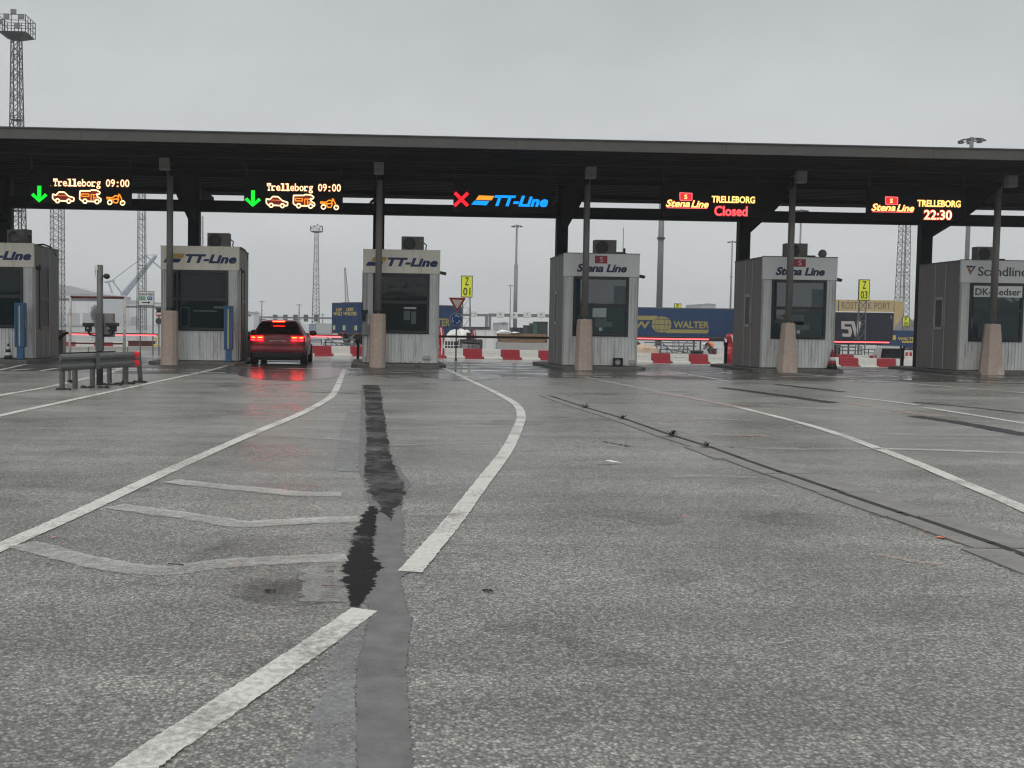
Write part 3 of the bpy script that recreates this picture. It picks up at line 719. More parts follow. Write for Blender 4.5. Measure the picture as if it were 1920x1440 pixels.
# ------------------------------------------------------------------ posts on concrete guards
GUARD = [(318, .56, .53, 1.70, 0), (708.5, .53, .51, 1.70, 0), (1096, .60, .50, 1.62, .03), (1478, .68, .44, 1.60, -.02), (1861, .74, .48, 1.66, -.03)]
for i, (px, w0, w1, h, lean) in enumerate(GUARD):
    x = PX(px, 30.4)
    t = thing('guarded_post', 'grey steel post on pinkish concrete guard before ' + SN[i + 1], 'post', (x, 30.4, 0), group='steel posts on concrete guards along the booths')
    mb = MB(); nseg = 8 if i >= 2 else 12
    prof = [(w0 / 2 * 1.02, 0), (w0 / 2, .05), ((w0 * .6 + w1 * .4) / 2, h * .4), (w1 / 2, h - .04), (w1 / 2 - .03, h)]
    mb.lathe(prof, n=nseg)
    mb.build('concrete_guard', M_GUARD, t, smooth=False, bevel=.01)
    if i == 4:
        mb = MB(); mb.add([(.02, -.372, .02), (.29, -.262, .02), (.31, -.225, .16), (.22, -.285, .30), (.12, -.33, .22), (.05, -.352, .38), (.0, -.362, .2)], [(0, 1, 2, 3, 4, 5, 6)]); mb.build('scrape_mark', M_SCRAPE, t)
    mb = MB(); mb.tube((0, 0, h + .10), (0, lean, ZS - .02), .105, .10, 14); mb.build('steel_post', M_POST, t, smooth=True)
    mb = MB(); mb.tube((0, 0, h - .02), (0, 0, h + .10), .03, .03, 8); mb.tube((0, 0, h - .01), (0, 0, h + .015), .1, .1, 10); mb.build('base_pin', M_GALV, t)

# ------------------------------------------------------------------ booths
U = 31 / 1800.0          # metres per photo pixel on the booth fronts
ZB = .10                 # island top
ZT = 3.74
def corrugated(x0, x1, z0, z1, y, pitch=.112, depth=.028):
    mb = MB(); pr = []; x = x0
    while x < x1 - .001:
        a = [(x, y), (x + pitch * .42, y), (x + pitch * .52, y + depth), (x + pitch * .9, y + depth)]
        pr += [(min(px_, x1), yy) for px_, yy in a]; x += pitch
    pr.append((x1, y)); k = len(pr)
    vs = [(px_, yy, z0) for px_, yy in pr] + [(px_, yy, z1) for px_, yy in pr]
    mb.add(vs, [(i, i + 1, i + 1 + k, i + k) for i in range(k - 1)])
    return mb
def island(i):
    x0, x1 = BX[i] - .35, BX[i] + BW + .24
    mb = MB(); r = .5
    xs = [(x0 + r * .6, 30.35), (x1 - r * .5, 30.35), (x1, 30.8), (x1, 34.6), (x1 - r, 35.2), (x0 + r, 35.2), (x0, 34.6), (x0, 30.8)]
    # fall with the ground behind
    n = len(xs); zt = lambda y: ZB + zg(y) * .9
    vs = [(x, y, min(0, zg(y)) - .05) for x, y in xs] + [(x, y, zt(y)) for x, y in xs]
    mb.add(vs, [tuple(range(n, 2 * n))] + [(k, (k + 1) % n, (k + 1) % n + n, k + n) for k in range(n)])
    o = mb.build('traffic_island', M_KERB, bevel=.02); o['kind'] = 'structure'; o['label'] = 'raised concrete island carrying ' + SN[i]
EM = ['cream fascia cut off by the left picture edge', 'cream fascia beside the waiting car', 'cream fascia left of the roundabout disc sign',
      'crimson plate and an aerial on its roof', 'crimson plate and a round loudspeaker on its roof', 'a DK-Gedser board in its window']
for i in range(6):
    island(i)
    x0 = BX[i]
    t = thing('check_in_booth', 'grey corrugated booth with ' + EM[i], 'booth', (x0, YBOOTH, ZB), group='check-in booths under the canopy')
    H = ZT - ZB
    zf = H - 42 * U           # fascia bottom
    tt = i < 3
    wx0, wx1 = (.17, 2.13) if i in (0, 1) else (.32, 2.14)
    wz1 = zf - .01; wz0 = wz1 - 111 * U
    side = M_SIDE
    # front corrugated sheets
    corrugated(0.05, BW - .05, .04, wz0 - .02, .0).build('wall_sheet', M_WALL, t)
    corrugated(0.05, wx0, wz0 - .02, zf, .0).build('wall_sheet', M_WALL, t)
    corrugated(wx1, BW - .05, wz0 - .02, zf, .0).build('wall_sheet', M_WALL, t)
    for cxx in (0, BW - .05):
        mb = MB(); mb.box(cxx, cxx + .05, -.012, .05, 0.03, zf); mb.build('corner_trim', M_TRIM, t)
    mb = MB(); mb.box(-.01, BW + .01, -.02, .05, 0, .04); mb.build('sill_rail', M_KERB, t)
    # inner core, sides, roof
    mb = MB(); mb.box(.03, BW - .03, .06, BD - .03, .02, H - .08); mb.build('core', mat('booth inside', (.03, .03, .032), rough=.8), t)
    ys = [.05, .82, 1.42, BD]
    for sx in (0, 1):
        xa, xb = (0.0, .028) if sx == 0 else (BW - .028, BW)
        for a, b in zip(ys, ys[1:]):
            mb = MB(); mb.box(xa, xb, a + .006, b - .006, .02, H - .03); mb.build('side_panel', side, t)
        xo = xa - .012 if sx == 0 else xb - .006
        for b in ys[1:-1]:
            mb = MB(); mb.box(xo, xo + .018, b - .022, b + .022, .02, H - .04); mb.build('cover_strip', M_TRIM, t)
        # side window
        xo = xa - .03 if sx == 0 else xb - .005
        if i >= 3:
            fr = MB(); zz0, zz1 = 1.40, 2.42; a, b = .88, 1.36
        else:
            fr = MB(); zz0, zz1 = 1.0, 3.0; a, b = .5, 1.36
        for q in ((a, a + .05, zz0, zz1), (b - .05, b, zz0, zz1), (a, b, zz1 - .05, zz1 + .04), (a, b, zz0 - .04, zz0 + .05)):
            fr.box(xo, xo + .035, *q)
        if i < 3: fr.box(xo, xo + .035, a, b, 1.9, 2.0)
        f = fr.build('side_window', M_TRIM if i >= 3 else M_FRAME, t)
        mb = MB(); mb.box(xo + .012, xo + .02, a + .05, b - .05, zz0 + .05, zz1 - .05); mb.build('pane', M_BLACK, f)
    mb = MB(); mb.box(-.01, BW + .01, .05, BD + .02, H - .03, H + .02); mb.build('roof', M_ROOF, t, bevel=.01)
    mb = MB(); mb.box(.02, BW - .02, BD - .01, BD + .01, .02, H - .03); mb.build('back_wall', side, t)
    # sign board
    mb = MB(); mb.box(-.012, BW + .012, -.035, .049, zf, H + .012); bd = mb.build('sign_board', M_BOARD if tt else M_BOARDG, t, bevel=.006)
    mb = MB(); mb.box(-.02, BW + .02, -.045, .06, H + .012, H + .035); mb.build('coping', M_ROOF if not tt else M_BOARD, t)
    def bz(v): return H - v * U
    YS = -.036
    if tt:
        mb = MB(); mb.prism([(14 * U, bz(20.5)), (40 * U, bz(20.5)), (44.5 * U, bz(12.5)), (19 * U, bz(12.5))], YS - .008, YS); mb.build('emblem_bar', M_YEL, bd)
        mb = MB(); mb.prism([(4 * U, bz(29)), (33 * U, bz(29)), (37.5 * U, bz(21.5)), (9 * U, bz(21.5))], YS - .008, YS); mb.build('emblem_bar', M_NAVY, bd)
        mb = put_text(MB(), 'TT-Line', 45 * U, 139 * U, bz(29.5), bz(13), YS, shear=.28, off=.052, space=1.06); mb.build('lettering', M_NAVY, bd)
    elif i < 5:
        mb = MB(); mb.box(58 * U, 81.5 * U, YS - .008, YS, bz(17.5), bz(3)); pl = mb.build('crimson_plate', M_SRED, bd)
        mb = put_text(MB(), 'S', 67 * U, 73.5 * U, bz(15), bz(5.5), YS - .0085, th=.004); mb.build('lettering', M_WHITE, bd)
        mb = put_text(MB(), 'Stena Line', 24 * U, 119 * U, bz(34), bz(18.5), YS, shear=.25, off=.038, space=.97); mb.build('lettering', M_PURPLE, bd)
    else:
        mb = MB(); mb.prism([(8 * U, bz(10)), (9.5 * U, bz(13.5)), (21 * U, bz(13.5)), (22.5 * U, bz(10))], YS - .006, YS); mb.build('emblem_bar', mat('dark maroon lettering', (.12, .03, .04), rough=.5), bd)
        mb = MB(); mb.prism([(10.5 * U, bz(15)), (17 * U, bz(28)), (20 * U, bz(22)), (15.5 * U, bz(15))], YS - .006, YS); mb.build('emblem_bar', M_RUST2, bd)
        mb = MB(); mb.prism([(18.5 * U, bz(20.5)), (20.5 * U, bz(21.2)), (27.5 * U, bz(10)), (24 * U, bz(10))], YS - .007, YS); mb.build('emblem_bar', M_PURPLE, bd)
        mb = put_text(MB(), 'Scandlines', 32 * U, 138 * U, bz(29), bz(11.5), YS, off=.006, space=.98); mb.build('lettering', M_CHAR, bd)
    # front window
    mb = MB(); fw = .085
    for q in ((wx0, wx0 + fw, wz0, wz1), (wx1 - fw, wx1, wz0, wz1), (wx0 + fw, wx1 - fw, wz1 - fw, wz1), (wx0 + fw, wx1 - fw, wz0, wz0 + fw)):
        mb.box(q[0], q[1], -.045, .055, q[2], q[3])
    f = mb.build('window_frame', M_FRAME, t, bevel=.005)
    zm = wz0 + (wz1 - wz0) * .52
    mb = MB(); mb.box(wx0 + fw, wx1 - fw, -.038, .05, zm - .05, zm + .05); mb.build('mullion', M_FRAME, f)
    if i in (0, 1):
        mb = MB(); mb.box(wx0 + .30, wx0 + .38, -.036, .05, wz0 + fw, wz1 - fw); mb.build('mullion', M_FRAME, f)
    g = M_GLASS_B if i in (0, 1) else M_GLASS_D if i == 2 else M_GLASS_G
    for za, zb in ((wz0 + fw, zm - .05), (zm + .05, wz1 - fw)):
        mb = MB(); mb.box(wx0 + fw, wx1 - fw, .0, .012, za, zb); mb.build('pane', g, f)
    # papers stuck to the glass
    def paper(xa, xb, za, zb, m=M_PAPER):
        mb = MB(); mb.box(wx0 + xa, wx0 + xb, -.006, -.001, wz0 + za, wz0 + zb); mb.build('notice', m, f)
    if i == 2:
        paper(1.0, 1.4, .78, .84); paper(1.0, 1.2, .42, .72, M_CURTAIN); paper(1.24, 1.4, .3, .7, M_CURTAIN)
    if i in (3, 4):
        paper(1.34, 1.74, 1.05, 1.62, M_CURTAIN); paper(.65, 1.1, .6, .9) if i == 3 else paper(.7, 1.1, .45, .78, M_CURTAIN)
        paper(.74, 1.12, .28, .56, M_CURTAIN); paper(1.12, 1.3, .3, .46, M_CURTAIN); paper(.87, .98, .16, .27)
    if i == 5:
        mb = MB(); mb.box(.42, 2.06, -.06, -.046, wz1 - .46, wz1 - .09); bdd = mb.build('notice_board', M_BOARDG, f)
        mb = put_text(MB(), 'DK-Gedser', .47, 2.01, wz1 - .40, wz1 - .17, -.0605, th=.004, off=.02); mb.build('lettering', M_CHAR, bdd)
        paper(.06, .12, .4, .8)
    if i == 1:
        paper(1.5, 1.82, .70, .78, M_CURTAIN); paper(.85, 1.6, .60, .64, M_CURTAIN)
        mb = MB()
        for q in (((.46, .12), (.46, .72)), ((.72, .12), (.72, .72))): mb.tube((wx0 + q[0][0], -.01, wz0 + q[0][1]), (wx0 + q[1][0], -.01, wz0 + q[1][1]), .012, .012, 6)
        mb.tube((wx0 + .46, -.01, wz0 + .72), (wx0 + .72, -.01, wz0 + .72), .012, .012, 6); mb.tube((wx0 + .46, -.01, wz0 + .12), (wx0 + .72, -.01, wz0 + .12), .012, .012, 6)
        mb.build('sticker_outline', M_CURTAIN, f)
    # small fittings
    if i in (1, 2, 0):
        mb = MB(); mb.tube((BW + .05 if i != 2 else .10, -.03, .05), (BW + .05 if i != 2 else .10, -.03, zf), .022, .022, 8); mb.build('conduit', M_TRIM, t)
    if i >= 2:
        mb = MB(); mb.mbox(Matrix.Translation((BW + .10, .12, 2.95)) @ Matrix.Rotation(R(12), 4, 'Y'), .24, .16, .09); mb.box(BW - .005, BW + .04, .09, .15, 2.92, 2.98)
        mb.build('camera', M_BLACK, t)
    if i in (0, 1):
        mb = MB(); mb.box(BW - .005, BW + .16, .2, .6, zf - .05, zf + .03); mb.build('awning', M_FRAME, t)
        mb = MB(); mb.path([(BW - .3, BD * .3, H + .02), (BW - .1, BD * .5, H + .10), (BW - .02, BD * .7, H + .05), (BW, BD * .9, H - .2)], .03); mb.build('cable', M_BLACK, t)
    if i == 2:
        mb = MB(); mb.box(-.02, .22, -.14, -.02, 1.02 - ZB, 1.36 - ZB); mb.build('meter_box', M_BOXG, t, bevel=.01)
        mb = MB(); mb.box(-.06, .16, -.16, .0, 1.62, 1.72); mb.frustum(.05, -.09, 1.36, 1.62, .08, .1, .15, .13); mb.build('reader', M_BLACK, t)
        mb = MB(); mb.box(.08, .14, -.06, -.03, .24, .9); mb.build('conduit', M_BWHT, t)
        mb = MB(); mb.box(1.95, 2.2, -.05, -.015, .16, .27); mb.build('vent', M_TRIM, t)
    if i in (3,):
        mb = MB(); mb.box(2.2, 2.42, -.05, -.015, .1, .22); mb.build('vent', M_TRIM, t)
    if i == 2:
        pass
# small floodlight at booth four
x0, x1, z0, z1 = rect(1150, 664, 1168, 680, 30.8)
t = thing('ground_floodlight', 'small black floodlight on the island at the foot of the fourth booth', 'floodlight', ((x0 + x1) / 2, 30.8, ZB))
w = (x1 - x0) / 2
mb = MB(); mb.box(-w, w, -.04, .04, .02, .07); mb.box(-w, w, -.04, .04, .24, .29); mb.box(-w, -w + .05, -.04, .04, .07, .24); mb.box(w - .05, w, -.04, .04, .07, .24); mb.box(-w, w, .04, .06, .02, .29); mb.box(-.08, .08, -.03, .03, 0, .02); mb.build('housing', M_BLACK, t)
mb = MB(); mb.lathe([(.07, 0), (.09, -.015)], (0, .03, .155), 12, 'y'); mb.build('lens', M_TWHT, t)
# weeds at the third booth
for px in (752, 766, 781):
    p = P(px, 684, 30.9); mb = MB()
    for k in range(7):
        a = random.uniform(-.1, .1); mb.add([(a - .01, 0, 0), (a + .01, 0, 0), (a * 1.4 + random.uniform(-.04, .04), -.01, random.uniform(.06, .16))], [(0, 1, 2)])
    tag(mb.build('dry_weed', M_BARK, loc=(p.x, 30.93, ZB)), ('dry weed tuft, left of three at the third booth wall', 'dry weed tuft, middle of three at the third booth wall', 'dry weed tuft, right of three at the third booth wall')[(752, 766, 781).index(px)], 'weed', 'dry weeds at the third booth')

# air conditioners on the roofs
ACN = ['leftmost booth', 'second booth from the left', 'third booth from the left', 'fourth booth from the left', 'fifth booth from the left', 'rightmost booth']
for i in range(6):
    xw = .80 if i == 0 else .74
    cx = BX[i] + (1.26 + xw / 2 if i else 1.55)
    t = thing('air_conditioner', 'grey air conditioner with round fan on the roof of the ' + ACN[i], 'air conditioner', (cx, 32.3, ZT + .02), R(-28) if i == 0 else 0, 'air conditioners on the booth roofs')
    mb = MB(); mb.box(-xw / 2, xw / 2, -.16, .16, .05, .55); mb.build('casing', M_AC, t, bevel=.012)
    mb = MB(); mb.box(-.3, -.24, -.17, .17, 0, .05); mb.box(.24, .3, -.17, .17, 0, .05); mb.build('foot_rail', M_GALV, t)
    mb = MB(); mb.lathe([(.215, -.008), (.205, -.02)], (-.12, -.16, .30), 20, 'y'); fan = mb.build('fan_opening', M_BLACK, t)
    mb = MB()
    for k in range(3):
        rr = .07 + k * .06
        for a in range(20):
            a0, a1 = a / 20 * 6.2832, (a + 1) / 20 * 6.2832
            mb.tube((-.12 + rr * math.cos(a0), -.185, .30 + rr * math.sin(a0)), (-.12 + rr * math.cos(a1), -.185, .30 + rr * math.sin(a1)), .005, .005, 4, False)
    for a in range(4): mb.tube((-.12, -.185, .30), (-.12 + .2 * math.cos(a * 1.57 + .4), -.185, .30 + .2 * math.sin(a * 1.57 + .4)), .006, .006, 4)
    mb.build('fan_guard', M_AC, fan)
    mb = MB(); mb.box(.20, .33, -.166, -.161, .38, .46); mb.build('badge', M_BOXG, t)
    mb = MB(); xx = xw / 2
    if i >= 3: mb.path([(xx, 0, .14), (xx + .33, 0, .14), (xx + .33, 0, 0)], .022)
    else: mb.path([(xx, 0, .36), (xx + .10, 0, .28), (xx + .07, 0, .16), (xx + .16, .05, .02)], .02)
    mb.build('pipe', M_BLACK, t)
for px, py, r, nm in ((29, 452, 10, 'leftmost'), (1542.5, 467.5, 8, 'fifth')):
    x0, x1, z0, z1 = rect(px - r, py - r, px + r, py + r, 31.6)
    t = thing('loudspeaker', 'round grey horn loudspeaker on the roof of the %s booth' % nm, 'loudspeaker', ((x0 + x1) / 2, 31.6, ZT + .02))
    rr = (x1 - x0) / 2; zc = rr + .02
    mb = MB(); mb.lathe([(rr, 0), (rr * .93, .02), (rr * .5, .1), (rr * .3, .25)], (0, 0, zc), 18, 'y'); mb.build('horn', M_AC, t, smooth=True)
    mb = MB(); mb.lathe([(rr * .3, -.005), (rr * .22, -.03)], (0, 0, zc), 12, 'y'); mb.build('driver', M_BOXG, t)
    mb = MB(); mb.tube((0, .1, 0), (0, .1, zc), .02, .02, 6); mb.build('bracket', M_GALV, t)
# aerial on booth four
p = P(1168, 473, 32.4)
t = thing('aerial', 'thin whip aerial on the roof of the fourth booth', 'aerial', (p.x, 32.4, ZT + .02))
mb = MB(); mb.tube((0, 0, 0), (0, 0, 1.0), .012, .008, 6); mb.build('rod', M_MAST, t)
mb = MB(); mb.tube((.05, 0, 0), (.05, 0, .30), .035, .035, 8); mb.path([(-.1, 0, .02), (-.1, 0, .12), (.12, 0, .12), (.12, 0, 0)], .02); mb.build('mount', M_BLACK, t)

# blue pillars in front of the two left booths
for i, nm in ((0, 'leftmost booth'), (1, 'booth beside the waiting car')):
    px = (29, 47) if i == 0 else (420.5, 436.5)
    Y = 30.55
    xa, xb = PX(px[0], Y), PX(px[1], Y); w = (xb - xa)
    t = thing('blue_pillar', 'blue painted machine pillar with a yellow stripe at the ' + nm, 'pillar', ((xa + xb) / 2, Y, ZB), group='blue pillars at the left booths')
    mb = MB(); mb.box(-w / 2, w / 2, -.07, .16, .40, 1.78); mb.box(w / 2 - .05, w / 2, -.11, -.07, .40, 1.78); mb.box(-w / 2, -w / 2 + .05, -.11, -.07, .40, 1.78); mb.build('body', M_BLUE, t, bevel=.012)
    mb = MB(); mb.box(-w * .32, w * .32, -.05, .12, 0, .40); mb.build('pedestal', M_BLUE, t, bevel=.01)
    mb = MB(); mb.box(-.018, .018, -.082, -.071, .42, 1.68); mb.build('stripe', M_YSTRIPE, t)
    mb = MB(); mb.box(-w * .45, w * .45, -.08, .16, 0, .025); mb.build('base_plate', M_BLACK, t)
    mb = MB(); mb.box(w / 2, w / 2 + .03, -.02, .1, 1.0, 1.28); mb.build('slot_cover', M_BOXG, t)

# ------------------------------------------------------------------ LED lane signs
YSIGN = 29.9
def led_sign(px0, px1, label):
    cx = (px0 + px1) / 2
    x0, x1 = PX(px0, YSIGN), PX(px1, YSIGN)
    t = thing('led_sign', label, 'sign', ((x0 + x1) / 2, YSIGN, 4.92), group='LED lane signs hanging under the canopy')
    w = (x1 - x0) / 2
    mb = MB(); mb.box(-w, w, 0, .16, 0, 1.0); mb.build('display_panel', mat('black display', (.008, .007, .007), rough=.8, spec=.2), t, bevel=.01)
    for sx in (-w + .03, w - .07):
        mb = MB(); mb.box(sx, sx + .045, .05, .10, 1.0, ZS - 4.92 - .005); mb.build('hanger', M_CANOPY, t)
    t['yo'] = 0
    def at(px, py):
        p = P(px, py, YSIGN - .003); return (p.x - t.location.x, p.z - t.location.z)
    return t, at
def box_text(t, at, s, px0, py0, px1, py1, m, rim=None, shear=0.0, off=0.02, space=1.0, rimoff=.05, name='lettering'):
    cx, cy = (px0 + px1) / 2, (py0 + py1) / 2
    x0, x1 = at(px0, cy)[0], at(px1, cy)[0]; z0, z1 = at(cx, py1)[1], at(cx, py0)[1]
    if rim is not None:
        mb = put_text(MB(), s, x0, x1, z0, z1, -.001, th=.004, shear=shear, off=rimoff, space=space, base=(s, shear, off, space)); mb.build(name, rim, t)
    mb = put_text(MB(), s, x0, x1, z0, z1, -.006, th=.006, shear=shear, off=off, space=space); mb.build(name, m, t)
def mono_text(t, at, s, px0, py_top, py_base, px1, m, rim):
    n = len(s); a, b = MB(), MB()
    for k, ch in enumerate(s):
        if ch == ' ': continue
        pa = px0 + (px1 - px0) * k / n; pb = px0 + (px1 - px0) * (k + 1) / n
        pad = (pb - pa) * .07
        slope = 0.0136 * (pa - px0)
        top, base = py_top, py_base
        if ch in 'reobg': top = py_top + (py_base - py_top) * .30 if ch in 'reog' else py_top
        if ch == 'g': base = py_base + (py_base - py_top) * .28
        if ch == ':': top = py_top + (py_base - py_top) * .3; pa2, pb2 = pa + (pb - pa) * .32, pb - (pb - pa) * .32
        elif ch == '.': pa2, pb2 = pa + (pb - pa) * .3, pb - (pb - pa) * .3; top = py_base - (py_base - py_top) * .2
        elif ch == 'l': pa2, pb2 = pa + (pb - pa) * .36, pb - (pb - pa) * .30
        else: pa2, pb2 = pa + pad, pb - pad
        x0, z1 = at(pa2, top + slope); x1, z0 = at(pb2, base + slope)
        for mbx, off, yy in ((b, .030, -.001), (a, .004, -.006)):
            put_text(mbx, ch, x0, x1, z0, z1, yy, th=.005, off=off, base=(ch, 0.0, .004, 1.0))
            if ch == 'l':       # slab feet of the dot-matrix face
                w = (x1 - x0); g = .012 if off > .03 else 0
                mbx.box(x0 - w * .9 - g, x1 + w * .9 + g, yy - .005, yy, z0 - g, z0 + .035 + g); mbx.box(x0 - w * .9 - g, x0 + g, yy - .005, yy, z1 - .035 - g, z1 + g)
            if ch == 'r':
                w = (x1 - x0); g = .012 if off > .03 else 0
                mbx.box(x0 - g, x0 + w * .75 + g, yy - .005, yy, z0 - g, z0 + .032 + g)
            if ch == 'T':
                w = (x1 - x0); g = .012 if off > .03 else 0
                mbx.box(x0 + w * .2 - g, x1 - w * .2 + g, yy - .005, yy, z0 - g, z0 + .032 + g)
                mbx.box(x0 - g, x0 + .03 + g, yy - .005, yy, z1 - .09 - g, z1 + g); mbx.box(x1 - .03 - g, x1 + g, yy - .005, yy, z1 - .09 - g, z1 + g)
    b.build('lettering', rim, t); a.build('lettering', m, t)  # first mesh is the painted orange bloom, second the letters
def strokes(t, at, name, lines, m, r=.014, y=-.012):
    mb = MB()
    for ln in lines:
        pts = [at(*p) for p in ln]
        mb.path([(p[0], y, p[1]) for p in pts], r, 6)
    return mb.build(name, m, t)
def circ(cx, cy, r, n=14): return [(cx + r * math.cos(2 * math.pi * k / n), cy + r * math.sin(2 * math.pi * k / n)) for k in range(n + 1)]
def fillp(t, at, name, pts, m, y0=-.004, y1=-.001):
    q = [at(*p) for p in pts]; mb = MB(); mb.prism(q, y0, y1); return mb.build(name, m, t)
def arrow(t, at, ox, oy):
    mb = MB(); Y0, Y1 = -.02, -.002
    pts = [(70.5, 348.5), (77.5, 348.5), (77.3, 370.5), (84.5, 362.5), (89, 366.8), (73.5, 379.5), (58.5, 366), (63, 361.8), (70.3, 369.8)]
    q = [at(a + ox, b + oy) for a, b in pts]
    mb.add([(x, Y0, z) for x, z in q] + [(x, Y1, z) for x, z in q], [(0, 1, 2, 8), (2, 3, 4, 5), (5, 6, 7, 8), (8, 2, 5)] + [(k, (k + 1) % 9, (k + 1) % 9 + 9, k + 9) for k in range(9)])
    mb.build('green_arrow', LED_G, t)
def icons(t, at, ox, oy):
    o = lambda pts: [(a + ox, b + oy) for a, b in pts]
    # car
    fillp(t, at, 'car_icon_fill', o([(102, 377), (136, 378), (137, 371), (128, 367), (122, 361), (111, 360), (106, 366), (100, 366)][::-1]), LED_D)
    strokes(t, at, 'car_icon', [o([(99, 364), (105, 366), (111, 360), (121, 360.5), (129, 368), (139, 371), (138.5, 377), (133, 377.5)]), o([(99, 364), (98.8, 372), (103, 376.5)]), o([(113, 376.5), (124, 377)]), o(circ(108, 376.5, 3.6)), o(circ(129, 377.2, 3.6))], LED_O, .022)
    strokes(t, at, 'car_icon_window', [o([(108, 366.5), (125, 367.2)])], LED_OR, .012, -.008)
    # camper van
    fillp(t, at, 'camper_icon_fill', o([(151, 376), (188, 377), (188, 370), (183, 367), (186, 362), (180, 358), (151, 358)][::-1]), LED_D)
    strokes(t, at, 'camper_icon', [o([(150, 358), (170, 358), (171, 356.3), (182, 357), (188, 361), (186, 364.5), (181, 364)]), o([(150, 358), (149.5, 373), (154, 377)]), o([(164, 377.5), (177, 378)]), o([(181, 364), (183, 369), (189.5, 373), (189, 378), (187, 378.5)]), o(circ(159.5, 377.3, 3.8)), o(circ(182, 378, 3.8))], LED_O, .022)
    strokes(t, at, 'camper_icon_window', [o([(153.5, 363.5), (167, 364), (167, 368.5), (153.5, 368), (153.5, 363.5)]), o([(171, 364.5), (171, 376)]), o([(176, 365), (176, 376)]), o([(171, 364.5), (180, 365)]), o([(177, 370.5), (183, 371)])], LED_A, .014)
    # motorcycle
    strokes(t, at, 'motorcycle_icon', [o(circ(206, 379.5, 4.0)), o(circ(230, 380.5, 4.0))], LED_O, .02)
    strokes(t, at, 'motorcycle_icon_frame', [o([(200, 370), (211, 371), (216, 367), (223, 368), (221, 373), (211, 374), (200, 372.5)]), o([(211, 374), (214, 380), (220, 380.5), (223, 373)]), o([(223, 365), (227, 370), (230, 380)]), o([(222, 364), (226, 366.5)])], LED_A, .019)
for k, (px0, px1, ox, oy, lab) in enumerate((
    (55, 245, 0, 0, 'black LED sign with green arrow and Trelleborg 09:00, nearest the left picture edge'),
    (456, 640, 400.5, 8.5, 'black LED sign with green arrow and Trelleborg 09:00, above the waiting car'))):
    t, at = led_sign(px0, px1, lab)
    arrow(t, at, ox, oy); icons(t, at, ox, oy)
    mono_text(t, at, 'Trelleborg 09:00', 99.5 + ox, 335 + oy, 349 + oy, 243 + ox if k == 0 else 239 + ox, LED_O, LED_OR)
    if k == 0:
        strokes(t, at, 'stray_pixel', [[(95, 348.5), (95.6, 348.5)]], LED_RP, .014)
t, at = led_sign(847, 1030, 'black LED sign with a red cross and bright blue lettering')
strokes(t, at, 'red_cross', [[(853, 361.5), (877, 386)], [(877, 362), (852, 386)]], LED_R, .055, -.02)
def para(pts, m, nm): fillp(t, at, nm, pts[::-1], m, -.012, -.002)
para([(898, 366.5), (926.5, 367.5), (922, 375.5), (892, 374.5)], LED_A, 'amber_bar')
para([(890, 376), (917.5, 377.2), (912, 385), (883.5, 383.5)], LED_B, 'blue_bar')
box_text(t, at, 'TT-Line', 926.5, 367, 1027.5, 387.5, LED_B, shear=.28, off=.045, space=1.04)
for px0, px1, ox, oy, closed, lab in ((1236, 1418, 0, 0, True, 'black LED sign reading TRELLEBORG Closed in yellow and red'), (1620, 1803, 385.5, 7.5, False, 'black LED sign reading TRELLEBORG 22:30')):
    t, at = led_sign(px0, px1, lab)
    fillp(t, at, 'red_plate', [(1275 + ox, 374 + oy), (1297 + ox, 375 + oy), (1297.5 + ox, 362.5 + oy), (1275 + ox, 361.5 + oy)], LED_R, -.004, -.001)
    strokes(t, at, 'plate_border', [[(1275 + ox, 375.5 + oy), (1274.5 + ox, 361.5 + oy), (1297.5 + ox, 362.5 + oy), (1297 + ox, 376 + oy), (1275 + ox, 375.5 + oy)]], LED_RP, .013)
    box_text(t, at, 'S', 1283 + ox, 365 + oy, 1288.5 + ox, 373 + oy, LED_Y, off=.02)
    # follow the roll of the picture: two halves
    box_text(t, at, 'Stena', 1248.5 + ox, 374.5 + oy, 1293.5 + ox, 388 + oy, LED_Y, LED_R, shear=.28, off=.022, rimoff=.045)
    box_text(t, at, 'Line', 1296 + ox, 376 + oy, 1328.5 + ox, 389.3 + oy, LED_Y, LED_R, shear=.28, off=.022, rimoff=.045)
    strokes(t, at, 'underline', [[(1250 + ox, 389.5 + oy), (1326 + ox, 390.8 + oy)]], LED_RP, .012)
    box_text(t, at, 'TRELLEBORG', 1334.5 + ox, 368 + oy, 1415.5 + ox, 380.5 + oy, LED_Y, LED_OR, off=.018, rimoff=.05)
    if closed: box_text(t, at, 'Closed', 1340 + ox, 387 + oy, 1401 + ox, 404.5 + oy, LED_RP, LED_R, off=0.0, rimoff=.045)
    else: box_text(t, at, '22:30', 1347 + ox, 386.5 + oy, 1399 + ox, 404.5 + oy, LED_O, LED_R, off=.016, rimoff=.055)

